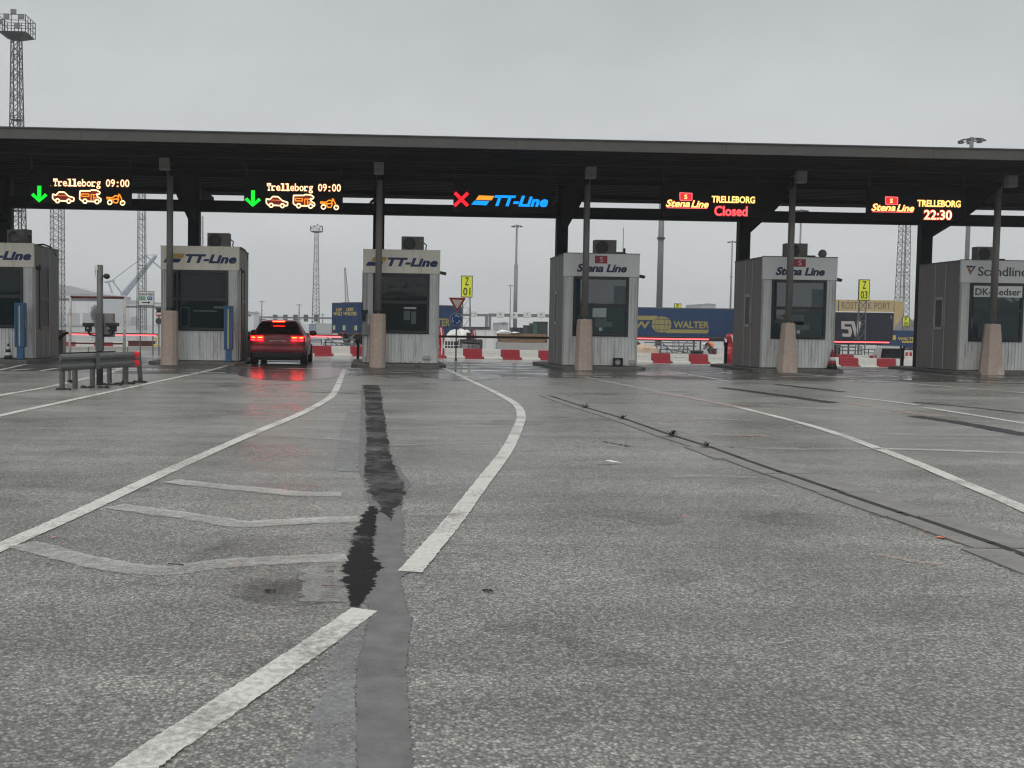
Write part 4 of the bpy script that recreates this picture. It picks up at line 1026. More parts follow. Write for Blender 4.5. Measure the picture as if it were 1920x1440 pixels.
# ------------------------------------------------------------------ booms and their end posts
YBOOM = 36.0
def boom(px_piv, px0, px1, py, lit, label, dpx=0.0, lit0=None, elbow=False):
    z = PZ((px0 + px1) / 2, py, YBOOM); x0, x1 = PX(px0, YBOOM), PX(px1, YBOOM)
    xp = PX(px_piv, YBOOM)
    zb = zg(YBOOM, 0)
    t = thing('boom_barrier', label, 'barrier', (xp, YBOOM, zb), group='boom barriers behind the booths')
    h = z - zb
    mb = MB(); mb.box(-.2, .18, -.2, .2, 0, h + .14); mb.build('cabinet', M_BOXG, t, bevel=.02)
    mb = MB(); tilt = dpx
    mb.add([], []); a, b = x0 - xp, x1 - xp
    mb.box(a, b, -.25, -.21, h - .03, h + .055); mb.build('boom', mat('dark boom paint', (.06, .025, .022), rough=.5, var=.3) , t)
    if elbow:
      mb = MB(); mb.path([(0, -.23, h + .02 - .25), (.12, -.23, h - .1), (a - .02, -.23, h + .02), (a + .1, -.23, h + .02)], .06, 8); mb.build('elbow', M_BLACK, t, smooth=True)
    if lit:
        aa = a if lit0 is None else PX(lit0, YBOOM) - xp
        mb = MB(); mb.box(aa, b - .03, -.262, -.252, h - .034, h + .012); mb.build('light_strip', LED_BAR, t)
    return t
boom(112, 128, 298, 627, True, 'boom with glowing red light strip behind the white pipe frame', elbow=True)
boom(462, 480, 641, 629.5, True, 'boom with glowing red strip right of the waiting car', lit0=560, elbow=True)
boom(770, 790, 1036, 632.5, False, 'unlit dark brown boom behind the roundabout sign')
boom(1140, 1160, 1327, 634.5, True, 'boom with glowing red strip below the blue globe trailer')
boom(1505, 1525, 1663, 640.5, True, 'boom with glowing red strip below the navy trailer')
for px, y0, y1, lab in ((671, 634, 678, 'thin black post holding the boom end left of the third booth'), (1360, 640, 681, 'black post beside the red wrapped bundle left of the fifth booth'), (1690.5, 650, 691, 'black post at the boom end left of the rightmost booth')):
    Y = 35.6; p = P(px, y1, Y); h = PZ(px, y0, Y) - ZB
    t = thing('boom_rest_post', lab, 'post', (p.x, Y, zg(35.6, 0)), group='posts that catch the boom ends')
    mb = MB(); mb.box(-.05, .05, -.05, .05, 0, h + .08); mb.build('upright', M_BLACK, t, bevel=.008)
    mb = MB(); mb.box(-.07, -.05, -.05, .05, h - .04, h + .16); mb.box(.05, .07, -.05, .05, h - .04, h + .16); mb.box(-.05, .05, -.05, .05, h - .045, h - .02); mb.build('fork', M_BLACK, t)

# ------------------------------------------------------------------ car at the second lane
def make_car():
    p = G(519, 686)
    t = thing('car', 'dark estate car with glowing brake lights waiting between the booths', 'car', (p.x, p.y + .12, 0.0))
    st = [  # y, half width, z bottom, z belt, z roof, roof half width
        (0.00, .74, .42, .86, .90, .62), (.05, .84, .30, .93, .97, .70), (.14, .88, .26, .96, 1.02, .72), (.34, .895, .24, .97, 1.20, .67), (.58, .90, .22, .98, 1.40, .60), (.66, .90, .22, .98, 1.435, .585),
        (1.3, .90, .2, .98, 1.475, .58), (2.3, .90, .2, .97, 1.46, .575), (2.9, .89, .2, .96, 1.28, .60), (3.4, .87, .2, .94, 1.0, .66), (4.0, .82, .22, .82, .86, .60), (4.3, .66, .3, .64, .68, .5)]
    mb = MB(); rings = []
    for (y, w, zb, zbelt, zr, wr) in st:
        half = [(0, zb), (w * .80, zb), (w * .96, zb + .10), (w, zb + .30 if zb + .3 < zbelt - .1 else zbelt - .12), (w * .985, zbelt - .06), (w * .95, zbelt), (wr + (w * .95 - wr) * .12 + .02, zbelt + (zr - zbelt) * .82), (wr * .9, zr - .02 * (zr > 1.1)), (wr * .5, zr), (0, zr)]
        ring = [(x, y, z) for x, z in half] + [(-x, y, z) for x, z in half[-2:0:-1]]
        rings.append(ring)
    n = len(rings[0])
    mb.add([v for r in rings for v in r], [(j * n + i, j * n + (i + 1) % n, (j + 1) * n + (i + 1) % n, (j + 1) * n + i) for j in range(len(rings) - 1) for i in range(n)] + [tuple(range(n)), tuple(range((len(rings) - 1) * n, len(rings) * n))])
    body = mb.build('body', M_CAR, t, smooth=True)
    # rear window follows the hatch slope
    def hatch(zlo, zhi, wlo, whi, ylo, yhi, th, nm, m, par):
        mb = MB(); nn = 6; vs = []
        for (w, y, z) in ((wlo, ylo, zlo), (whi, yhi, zhi)):
            for k in range(nn + 1):
                x = -w + 2 * w * k / nn; bow = .05 * (1 - (x / w) ** 2)
                vs.append((x, y - bow - th, z))
        mb.add(vs, [(k, k + 1, k + nn + 2, k + nn + 1) for k in range(nn)])
        vs2 = [(x, y + th, z) for x, y, z in vs]
        mb.add(vs2, [(k + 1, k, k + nn + 1, k + nn + 2) for k in range(nn)])
        return mb.build(nm, m, par, smooth=True)
    hatch(1.02, 1.375, .70, .575, .145, .555, .012, 'rear_window', M_CGLASS, t)
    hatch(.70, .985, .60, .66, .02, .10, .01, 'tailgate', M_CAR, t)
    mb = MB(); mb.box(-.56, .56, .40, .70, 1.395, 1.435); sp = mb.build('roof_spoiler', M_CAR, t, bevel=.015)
    mb = MB(); mb.box(-.20, .20, .385, .402, 1.398, 1.428); bl = mb.build('brake_light', LAMP_R, t)
    mb = MB(); mb.box(-.19, .19, .378, .386, 1.405, 1.420); mb.build('lamp_core', LAMP_Y, bl)
    for sx in (-1, 1):
        a, b = sorted((sx * .46, sx * .865))
        mb = MB(); vs = []
        for zz in (.78, .94):
            for x, y in ((sx * .44, .0), (sx * .66, .005), (sx * .80, .05), (sx * .885, .22)):
                vs.append((x, y - .025, zz + (.015 if zz > .9 else 0)))
        mb.add(vs, [(0, 1, 5, 4), (1, 2, 6, 5), (2, 3, 7, 6)]); mb.add([(x, y + .06, z) for x, y, z in vs], [(1, 0, 4, 5), (2, 1, 5, 6), (3, 2, 6, 7)])
        lt = mb.build('tail_light', emat('red lamp lens', (1.0, .008, .015), 2.0), t)
        for xa, xb, yy in ((.47, .62, -.035), (.66, .82, -.022)):
            q0, q1 = sorted((sx * xa, sx * xb))
            mb = MB(); mb.box(q0, q1, yy - .004 + (.02 if xa > .6 else 0), yy + .03, .885, .915); mb.build('lamp_core', LAMP_Y, lt)
            mb = MB(); mb.box(q0, q1, yy - .002 + (.02 if xa > .6 else 0), yy + .03, .81, .835); mb.build('lamp_bar', LAMP_R, lt)
        # mirrors
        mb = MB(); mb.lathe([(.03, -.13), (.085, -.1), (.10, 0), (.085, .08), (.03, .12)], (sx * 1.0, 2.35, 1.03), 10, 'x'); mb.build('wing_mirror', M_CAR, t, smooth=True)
        # side glass
        mb = MB(); pts = [(.8, 1.02), (2.75, 1.0), (2.2, 1.36), (.95, 1.38)]
        zx = lambda z: .875 - (z - .98) * .62
        mb.add([(sx * (zx(z) + .012), y, z) for y, z in pts], [(0, 1, 2, 3)]); mb.build('side_window', M_CGLASS, t)
        mb = MB(); mb.path([(sx * .60, .75, 1.475), (sx * .60, 2.2, 1.48)], .014); mb.build('roof_rail', M_BLACK, t)
        for yy in (.75, 3.45):
            wc = (sx * .80, yy, .32)
            mb = MB(); mb.lathe([(.24, -.11), (.31, -.105), (.32, -.06), (.32, .06), (.31, .105), (.24, .11)], wc, 22, 'x'); wh = mb.build('wheel', M_TYRE, t, smooth=True)
            mb = MB(); mb.lathe([(.22, -.1), (.23, .112), (.06, .118)], (wc[0], wc[1], wc[2]), 16, 'x'); mb.build('rim', M_GALV, wh)
        mb = MB(); mb.box(*sorted((sx * .50, sx * .78)), -.025, .0, .42, .46); mb.build('reflector', M_SIGNR, t)
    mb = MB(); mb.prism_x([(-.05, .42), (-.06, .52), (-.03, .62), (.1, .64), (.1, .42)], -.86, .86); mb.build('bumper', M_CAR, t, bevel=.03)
    mb = MB(); mb.prism_x([(.0, .24), (-.03, .42), (.1, .42), (.14, .24)], -.80, .80); mb.build('valance', M_BLACK, t, bevel=.02)
    mb = MB(); mb.box(-.26, .26, -.012, .012, .70, .81); mb.build('number_plate', mat('grey plate', (.30, .30, .30), rough=.5), t)
    mb = MB(); mb.tube((-.02, .10, 1.03), (.42, .17, 1.06), .012, .008, 6); mb.build('wiper', M_BLACK, t)
    mb = MB(); mb.box(-.66, .66, .3, 3.9, .16, .24); mb.build('underbody', M_BLACK, t)
make_car()

# ------------------------------------------------------------------ guard rail, camera post and pipe frame on the left
def guardrail():
    pl, pr = G(124, 731), G(243, 720.5)
    t = thing('guard_rail', 'short galvanised guard rail with red reflective tape at one end', 'guard rail', (pl.x, pl.y, 0))
    d = Vector((pr.x - pl.x, pr.y - pl.y, 0)); ln = d.length; d.normalize(); ang = math.atan2(d.y, d.x); t.rotation_euler = (0, 0, ang)
    a0, a1 = -.18, ln + .26
    prof = [(0, .70), (-.035, .68), (-.06, .64), (-.06, .60), (-.01, .55), (-.01, .52), (-.06, .47), (-.06, .43), (-.035, .39), (0, .37)]
    nrm = Vector((-d.y, d.x, 0))
    def loc2(px, py):
        v = G(px, py) - Vector((pl.x, pl.y, 0)); return v.dot(d), v.dot(nrm)
    A0 = a0
    for side, y, nm in ((-1, 0.0, 'front'), (1, .52, 'back')):
        a0 = A0 if side < 0 else .62
        mb = MB(); pf = [((-1 if side < 0 else 1) * -py_ * 1.0 + y if side > 0 else y + py_, z) for py_, z in prof]
        k = len(pf); th = .012
        def w(x, q, o): return (x, q[0] + o, q[1])
        vs = [w(a0, q, 0) for q in pf] + [w(a1, q, 0) for q in pf] + [w(a0, q, th) for q in pf] + [w(a1, q, th) for q in pf]
        mb.add(vs, [(i, i + 1, i + 1 + k, i + k) for i in range(k - 1)] + [(i + 2 * k, i + 3 * k, i + 1 + 3 * k, i + 1 + 2 * k) for i in range(k - 1)])
        mb.build('rail', M_GALV, t)
        # red tape wraps
        for (za, zb) in ((0, 4), (5, 9)):
            mb = MB(); seg = pf[za:zb + 1]; kk = len(seg); o = -.006 if side < 0 else .02
            xa, xb = (a1 - .16, a1 + .012)
            mb.add([(xa, q[0] + o, q[1]) for q in seg] + [(xb, q[0] + o, q[1]) for q in seg], [(i, i + 1, i + 1 + kk, i + kk) for i in range(kk - 1)])
            mb.build('red_tape', M_REDTAPE, t)
    posts = [(0.0, .06, 0), (ln * .45, .06, 0), (ln, .06, 0)] + [(*loc2(*q), w_) for q, w_ in (((143, 728.5), .02), ((207, 717.5), .04), ((264, 717), .12))]
    for x, y, lean in posts:
        mb = MB(); M = Matrix.Translation((x, y, .33)) @ Matrix.Rotation(-lean, 4, 'Y')
        mb.mbox(M, .07, .012, .68); mb.mbox(M @ Matrix.Translation((-.03, .035, 0)), .012, .07, .68); mb.mbox(M @ Matrix.Translation((.03, .035, 0)), .012, .07, .68)
        mb.build('post', M_GALV, t)
    mb = MB(); mb.box(ln * .45 - .1, ln * .45 + .02, -.07, -.062, .37, .71); mb.build('splice_plate', M_GALV, t)
guardrail()
for px, py, s in ((118, 731, .5), (178, 727, .9), (205, 722, .9), (236, 720, .7), (262, 717, .5)):
    p = G(px, py); mb = MB()
    for k in range(26):
        a = random.uniform(-.28, .28) * s; b = random.uniform(-.06, .06); r = random.uniform(.015, .05)
        mb.frustum(a, b, 0.004, r * .9, r * 2, r * 1.6, r * .7, r * .6)
    tag(mb.build('dirt', mat('black dirt', (.02, .019, .018), rough=.9), loc=(p.x, p.y, 0)), 'dark dirt heaped around the guard rail posts', None, 'dirt at the guard rail', 'stuff')
def camera_post():
    p = G(187, 722)
    t = thing('camera_post', 'tall grey post with cameras and grey box behind the guard rail', 'post', (p.x, p.y, 0)); Y = p.y
    def q(px, py, dy=0): a = P(px, py, Y + dy); return Vector((a.x - p.x, dy, a.z))
    mb = MB(); mb.tube((0, 0, 0), q(187.5, 497), .068, .064, 14); mb.build('pole', mat('dark grey post', (.075, .078, .076), rough=.5, var=.2), t, smooth=True)
    mb = MB(); a, b = q(181, 588), q(194, 620); mb.box(a.x, b.x, -.09, .06, b.z - .42, a.z); mb.build('sleeve', MATS['dark grey post'], t)
    mb = MB(); a, b = q(193, 587), q(211, 632); mb.box(a.x, b.x, .02, .22, b.z, a.z); mb.build('control_box', M_POST, t, bevel=.01)
    for (x0, x1, nm) in ((158, 175, 'l'), (201, 222, 'r')):
        mb = MB(); a, b = q(x0, 605), q(x1, 612); mb.box(a.x, b.x, -.14, .08, b.z, a.z); a, b = q(x0 + 3, 612), q(x1 - 4, 622); mb.box(a.x, b.x, -.08, .06, b.z, a.z + .004)
        c = q((x0 + x1) / 2, 627); mb.tube((c.x, 0, b.z), (c.x, 0, c.z), .025, .025, 8); mb.tube((c.x, 0, c.z), (0, 0, c.z - .03), .02, .02, 6); cm_ = mb.build('camera', M_BLACK, t, bevel=.008)
        mb = MB(); cc = q((x0 + x1) / 2 + (0 if nm == 'l' else -6), 615); mb.lathe([(.028, 0), (.022, -.01)], (cc.x, -.085, cc.z), 12, 'y'); mb.build('lens', M_TWHT, cm_)
    mb = MB(); a = q(200, 518); mb.lathe([(.055, -.06), (.06, .0), (.05, .08)], (a.x, 0, a.z), 14, 'y'); mb.box(a.x - .1, a.x, -.02, .02, a.z - .015, a.z + .015); mb.build('dome_camera', M_BLACK, t, smooth=True)
    mb = MB(); a = q(181, 500); mb.box(a.x - .04, a.x + .04, -.05, .05, a.z - .07, a.z + .02); mb.path([(a.x - .02, 0, a.z - .07), (a.x - .03, 0, a.z - .2), (a.x + .05, 0, a.z - .26)], .012); mb.build('junction_box', M_BWHT, t)
camera_post()
def pipe_frame():
    pr = G(232, 719); Y = pr.y
    xa, xb = PX(132.5, Y), PX(234, Y); zt = PZ(185, 557.5, Y)
    t = thing('pipe_frame', 'chipped white pipe frame with rusty red top bar behind the guard rail', 'frame', ((xa + xb) / 2, Y, 0)); w = (xb - xa) / 2
    for sx in (-1, 1):
        mb = MB(); mb.tube((sx * w - (.03 if sx < 0 else .02), 0, 0), (sx * w, 0, zt), .032, .030, 10); mb.build('upright', M_PIPEW, t, smooth=True)
        mb = MB(); mb.tube((sx * w - .02, 0, .0), (sx * w - .02, 0, .06), .055, .05, 10); mb.build('foot', M_BLACK, t)
    mb = MB(); mb.tube((-w, 0, zt), (w, 0, zt), .028, .028, 10); mb.build('top_bar', M_RUSTY, t, smooth=True)
    mb = MB(); z = PZ(185, 644, Y); mb.tube((-w, 0, z), (w, 0, z), .018, .018, 8); mb.build('lower_bar', M_RUSTY, t, smooth=True)
pipe_frame()

# ------------------------------------------------------------------ traffic cones
def cone(px, py_foot, py_top, Y, z, label, cols):
    p = P(px, py_foot, Y); h = abs(PZ(px, py_top, Y) - z)
    t = thing('traffic_cone', label, 'cone', (p.x, Y, z)); r = h * .26
    mb = MB(); mb.box(-r * 1.15, r * 1.15, -r * 1.15, r * 1.15, 0, .03); mb.build('base', M_BLACK, t)
    n = len(cols)
    for k, m in enumerate(cols):
        a, b = k / n, (k + 1) / n
        mb = MB(); ra = r * .85 * (1 - a) + .02; rb = r * .85 * (1 - b) + .02; mb.lathe([(ra, .03 + (h - .03) * a), (rb, .03 + (h - .03) * b)], n=14); mb.build('cone_band', m, t, smooth=True)
cone(15.5, 671, 644, 30.7, ZB, 'black and white striped traffic cone at the foot of the leftmost booth', [M_BLACK, M_WHITE, M_BLACK, M_WHITE, M_BLACK])
cone(1560, 684, 655, 30.9, ZB, 'red and white traffic cone with black base at the corner of the fifth booth', [M_BLACK, M_BRED, M_WHITE, M_BRED, M_BRED])

# ------------------------------------------------------------------ road signs behind the booths
def lattice(mb, x, y, z0, z1, w0, w1, n, r, X=True):
    for k in range(n + 1):
        pass
    for sx, sy in ((-1, -1), (1, -1), (1, 1), (-1, 1)):
        mb.tube((x + sx * w0 / 2, y + sy * w0 / 2, z0), (x + sx * w1 / 2, y + sy * w1 / 2, z1), r, r, 5)
def brace(mb, x, y, z0, z1, w0, w1, n, r, cross=True):
    cs = ((-1, -1), (1, -1), (1, 1), (-1, 1))
    for k in range(n):
        a, b = k / n, (k + 1) / n
        za, zb = z0 + (z1 - z0) * a, z0 + (z1 - z0) * b; wa, wb = (w0 + (w1 - w0) * a) / 2, (w0 + (w1 - w0) * b) / 2
        for i in range(4):
            p, q = cs[i], cs[(i + 1) % 4]
            mb.tube((x + p[0] * wa, y + p[1] * wa, za), (x + q[0] * wb, y + q[1] * wb, zb), r, r, 4, False)
            if cross: mb.tube((x + q[0] * wa, y + q[1] * wa, za), (x + p[0] * wb, y + p[1] * wb, zb), r, r, 4, False)
            if k % 2 == 0: mb.tube((x + p[0] * wa, y + p[1] * wa, za), (x + q[0] * wa, y + q[1] * wa, za), r, r, 4, False)
def yard_sign(px0, py0, px1, py1, Y, l1, l2, label, legs=True):
    x0, x1, z0, z1 = rect(px0, py0, px1, py1, Y); g = zg(Y)
    t = thing('yard_sign', label, 'sign', ((x0 + x1) / 2, Y, g), group='yellow yard signs on lattice legs'); w = (x1 - x0) / 2; a, b = z0 - g, z1 - g; h = b - a
    mb = MB(); mb.box(-w, w, -.05, .03, a, b); mb.build('sign_panel', M_SIGNY, t, bevel=.01)
    mb = MB()
    for q in ((-w, w, a, a + .05), (-w, w, b - .05, b), (-w, -w + .05, a, b), (w - .05, w, a, b)): mb.box(q[0] - .004, q[1] + .004, -.058, .04, q[2] - .004, q[3] + .004)
    mb.build('sign_edge', M_CHAR, t)
    mb = MB(); put_text(mb, l1, -w * (.32 if len(l1) == 1 else .6), w * (.32 if len(l1) == 1 else .6), a + h * .56, a + h * .92, -.06, th=.01, off=.005); mb.build('lettering', M_BLACK, t); mb = MB(); put_text(mb, l2, -w * .62, w * .62, a + h * .09, a + h * .45, -.06, th=.01, off=.005); mb.build('lettering', M_BLACK, t)
    if legs:
        for sx in (-1, 1):
            mb = MB(); mb.tube((sx * w * .62, .1, 0), (sx * w * .62, .1, a + h * .6), .035, .035, 6); mb.tube((sx * w * .62 + sx * .16, .3, 0), (sx * w * .62, .12, a + h * .2), .03, .03, 6); mb.build('leg', M_GALV, t)
        mb = MB()
        k = int(a / .7)
        for j in range(k):
            zz = a * j / k; z2 = a * (j + 1) / k
            mb.tube((-w * .62, .1, zz), (w * .62, .1, z2), .02, .02, 4); mb.tube((-w * .62, .1, z2), (w * .62, .1, z2), .02, .02, 4)
        mb.build('bracing', M_GALV, t)
yard_sign(864.5, 517, 886, 557.5, 75, 'Z', '01', 'yellow sign reading Z 01 on lattice legs above the give-way sign')
CURX = 38.0
yard_sign(1609.5, 524, 1630, 563.5, 75, 'Z', '03', 'yellow sign reading Z 03 on lattice legs before the tan crane beam')
yard_sign(1264, 569, 1277, 588, 112, 'F', '03', 'yellow sign with letter F peeking over the blue globe trailer')
yard_sign(1691.5, 593.5, 1704.5, 612.5, 105, 'F', '05', 'small yellow sign reading F 05 by the lattice mast')

CURX = 0.0
def round_sign():
    Y = 41.0; g = zg(Y); p = P(855, 660, Y)
    t = thing('road_sign', 'give-way triangle above a blue roundabout disc on a grey pole', 'sign', (p.x, Y, g))
    X0 = p.x
    def q(px, py): a = P(px, py, Y); return (a.x - X0, a.z - g)
    mb = MB(); mb.tube((0, .03, 0), (0, .03, q(855, 560)[1]), .032, .032, 10); mb.tube((0, .03, 0), (0, .03, .12), .06, .05, 10); mb.build('pole', mat('sign pole', (.09, .09, .095), rough=.5), t, smooth=True)
    def tri(s, y0, y1, m, nm):
        c = q(857.3, 568.2); pts = [q(841.5, 558), q(873.3, 559), q(857, 585.5)]
        pp = [(c[0] + (a - c[0]) * s, c[1] + (b - c[1]) * s) for a, b in pts]
        # blunt corners
        out = []
        for i in range(3):
            A, B, C = Vector(pp[i - 1]), Vector(pp[i]), Vector(pp[(i + 1) % 3])
            out += [tuple(B + (A - B) * .05), tuple(B + (C - B) * .05)]
        mb = MB(); mb.prism(out[::-1], y0, y1); return mb.build(nm, m, t)
    tri(1.05, -.008, .0, M_SIGNW, 'triangle_rim'); tri(1.0, -.014, -.009, M_SIGNR, 'triangle_border'); tri(.64, -.02, -.015, M_SIGNC, 'triangle_field')
    c = q(855.3, 598.8); r = q(867.4, 598.8)[0] - c[0]
    mb = MB(); mb.lathe([(r, 0), (r, -.008)], (c[0], 0, c[1]), 32, 'y'); mb.build('disc_rim', M_SIGNW, t)
    mb = MB(); mb.lathe([(r * .93, -.009), (r * .93, -.014)], (c[0], 0, c[1]), 32, 'y'); mb.build('disc_field', M_SIGNB, t)
    for k in range(3):
        mb = MB(); a0 = k * 2.0944 + 1.75; n = 7; ri, ro = r * .52, r * .67; vs = []
        for j in range(n + 1):
            a = a0 - 1.25 + 1.0 * j / n
            vs += [(c[0] + ri * math.cos(a), -.017, c[1] + ri * math.sin(a)), (c[0] + ro * math.cos(a), -.017, c[1] + ro * math.sin(a))]
        mb.add(vs, [(2 * j, 2 * j + 1, 2 * j + 3, 2 * j + 2) for j in range(n)])
        a1 = a0 - .27; rm = (ri + ro) / 2
        mb.add([(c[0] + r * .38 * math.cos(a1), -.017, c[1] + r * .38 * math.sin(a1)), (c[0] + r * .82 * math.cos(a1), -.017, c[1] + r * .82 * math.sin(a1)), (c[0] + rm * math.cos(a1 + .5), -.017, c[1] + rm * math.sin(a1 + .5))], [(0, 1, 2)])
        mb.build('arrow', M_SIGNW, t)
round_sign()
def port_sign():
    Y = 48; x0, x1, z0, z1 = rect(259.5, 546, 289.5, 573.5, Y); g = zg(Y)
    t = thing('direction_sign', 'white direction sign with green and blue number plates and an arrow', 'sign', ((x0 + x1) / 2, Y, g)); w = (x1 - x0) / 2; a, b = z0 - g, z1 - g; h = b - a
    mb = MB(); mb.box(-w, w, -.02, .02, a, b); mb.build('sign_edge', M_CHAR, t, bevel=.03)
    mb = MB(); mb.box(-w + .03, w - .03, -.03, -.021, a + .03, b - .03); mb.build('sign_panel', M_SIGNW, t)
    mb = MB(); put_text(mb, 'Rostock Hafen', -w * .86, w * .86, a + h * .72, a + h * .90, -.031, th=.004, off=.008); mb.build('lettering', M_BLACK, t)
    mb = MB(); mb.box(-w * .86, -w * .12, -.036, -.031, a + h * .40, a + h * .64); mb.build('green_plate', M_SIGNG, t)
    mb = put_text(MB(), 'E 55', -w * .76, -w * .22, a + h * .45, a + h * .59, -.037, th=.004, off=.01); mb.build('lettering', M_WHITE, t)
    mb = MB(); mb.prism([(w * .06, a + h * .52), (w * .2, a + h * .40), (w * .66, a + h * .40), (w * .80, a + h * .52), (w * .66, a + h * .64), (w * .2, a + h * .64)], -.036, -.031); mb.build('blue_plate', M_SIGNB, t)
    mb = put_text(MB(), '19', w * .26, w * .60, a + h * .45, a + h * .59, -.037, th=.004, off=.01); mb.build('lettering', M_WHITE, t)
    mb = MB(); mb.box(-w * .55, w * .25, -.036, -.031, a + h * .20, a + h * .26); mb.prism([(w * .25, a + h * .14), (w * .5, a + h * .23), (w * .25, a + h * .32)], -.036, -.031); mb.build('arrow', M_BLACK, t)
    for sx in (-.8, .8):
        mb = MB(); mb.tube((sx * w, .05, 0), (sx * w, .05, b), .03, .03, 8); mb.build('leg', M_GALV, t)
port_sign()
def no_entry():
    Y = 46; g = zg(Y); x0, x1, z0, z1 = rect(291.5, 576, 304, 590, Y)
    t = thing('stop_signs', 'red no-entry disc over a dark disc half hidden behind the second booth', 'sign', ((x0 + x1) / 2, Y, g)); r = (x1 - x0) / 2
    t.name = 'no_entry_sign'
    zc = PZ(298, 588, Y) - g; mb = MB(); mb.lathe([(r * .95, 0), (r * .95, -.02)], (0, 0, zc), 24, 'y'); mb.build('disc', M_SIGNR, t)
    mb = MB(); mb.box(-r * .7, r * .7, -.026, -.021, zc - .05, zc + .05); mb.build('white_bar', M_WHITE, t)
    zc2 = PZ(298, 602, Y) - g; mb = MB(); mb.lathe([(r * .95, 0), (r * .95, -.02)], (0, 0, zc2), 24, 'y'); mb.build('disc', M_CHAR, t)
    mb = MB(); zt = PZ(298, 577, Y) - g; mb.prism([(-r * 1.2, zt), (0, zc + r * .9 - .18), (r * 1.2, zt)], -.02, .0); mb.build('triangle', M_CHAR, t)
    mb = MB(); mb.tube((0, .04, 0), (0, .04, zt), .03, .03, 8); mb.build('pole', M_GALV, t)
no_entry()

# ------------------------------------------------------------------ red and white barrier row
def barrier_mesh(m):
    mb = MB(); w = 1.085; h = .58; d = .2
    front = [(0, .14), (.11, .14), (.11, 0), (w + .13, 0), (w + .15, .10), (w + .015, .16), (w, .2), (w - .03, h), (-.005, h), (.005, .2)]
    front = [(-.0, .16), (.13, .12), (.15, 0), (w + .13, 0), (w + .13, .10), (w + .0, .15), (w - .01, h), (-.02, h)]
    mb.prism(front, -d * .6, d * .6)
    mb.box(.12, w + .10, -d, d, 0, .10)
    mb.box(.2, w - .25, -d * .66, -d * .6, .2, .24); mb.box(.2, w - .25, -d * .66, -d * .6, .36, .40)
    me = mb.mesh('road_barrier', m)
    return me
ME_BR, ME_BWT = barrier_mesh(M_BRED), barrier_mesh(M_BWHT)
YBAR = 56.0
GAPS = [(463, 470, 'left of the waiting car'), (572, 680, 'between the waiting car and the third booth'), (822, 1030, 'in the gap with the roundabout sign'), (1197, 1360, 'before the blue globe trailer'), (1570, 1718, 'before the navy trailer')]
ORD = ['first', 'second', 'third', 'fourth', 'fifth', 'sixth', 'seventh', 'eighth']
def bevel_mod(o, w=.02):
    b = o.modifiers.new('bevel', 'BEVEL'); b.width = w; b.segments = 2; b.limit_method = 'ANGLE'
for (ga, gb, gname) in GAPS:
    cnt = {'red': 0, 'white': 0}
    for k in range(-8, 40):
        pa = 587 + 35.3 * k; pb = pa + 35.3
        if pb < ga + 3 or pa > gb - 3: continue
        red = k % 2 == 0; c = 'red' if red else 'white'
        x = PX(pa, YBAR); o = link('road_barrier', ME_BR if red else ME_BWT, None, (x, YBAR + random.uniform(-.03, .03), zg(YBAR, x) + .004), random.uniform(-.012, .012)); bevel_mod(o)
        tag(o, '%s road barrier, %s %s from the left, %s' % (c, ORD[cnt[c]], c, gname), 'barrier', 'red and white plastic road barriers'); cnt[c] += 1
# second row, further back on the right, and tops behind the left concrete kerb
for j, (pa, Y, red, lab) in enumerate(((1572, 66, True, 'red plastic barrier of the back row at the left edge of the navy trailer gap'), (1603, 66, False, 'white plastic barrier of the back row under the galvanised rails'), (1633, 66, True, 'red plastic barrier of the back row beside the silver van'), (1695, 66, False, 'white plastic barrier of the back row right of the black boom post'),
                                      (108, 58, True, 'leftmost red plastic barrier behind the concrete kerb wall'), (143, 58, False, 'white plastic barrier behind the concrete kerb wall and pipe frame'), (178, 58, True, 'red plastic barrier behind the tall camera post'), (213, 58, False, 'white plastic barrier behind the kerb wall right of the camera post'), (246, 58, True, 'red plastic barrier behind the kerb wall beside the red tape'))):
    o = link('road_barrier', ME_BR if red else ME_BWT, None, (PX(pa, Y), Y, zg(Y, PX(pa, Y)) + .004), random.uniform(-.05, .05)); bevel_mod(o)
    tag(o, lab, 'barrier', 'red and white plastic road barriers')
for j, (pa, pb, lab) in enumerate(((100, 166, 'pale concrete wall block behind the pipe frame, left one'), (167, 240, 'pale concrete wall block behind the camera post'), (241, 306, 'pale concrete wall block left of the second booth'))):
    Y = 50; xa, xb = PX(pa, Y), PX(pb, Y); zt = PZ((pa + pb) / 2, 649.5, Y) - zg(Y)
    mb = MB(); mb.prism_x([(-.16, 0), (-.1, zt * .5), (-.09, zt), (.09, zt), (.1, zt * .5), (.16, 0)], 0.006, xb - xa - .006)
    tag(mb.build('concrete_wall_block', M_CONC, loc=(xa, Y, zg(Y)), bevel=.015), lab, 'wall', 'concrete wall blocks')

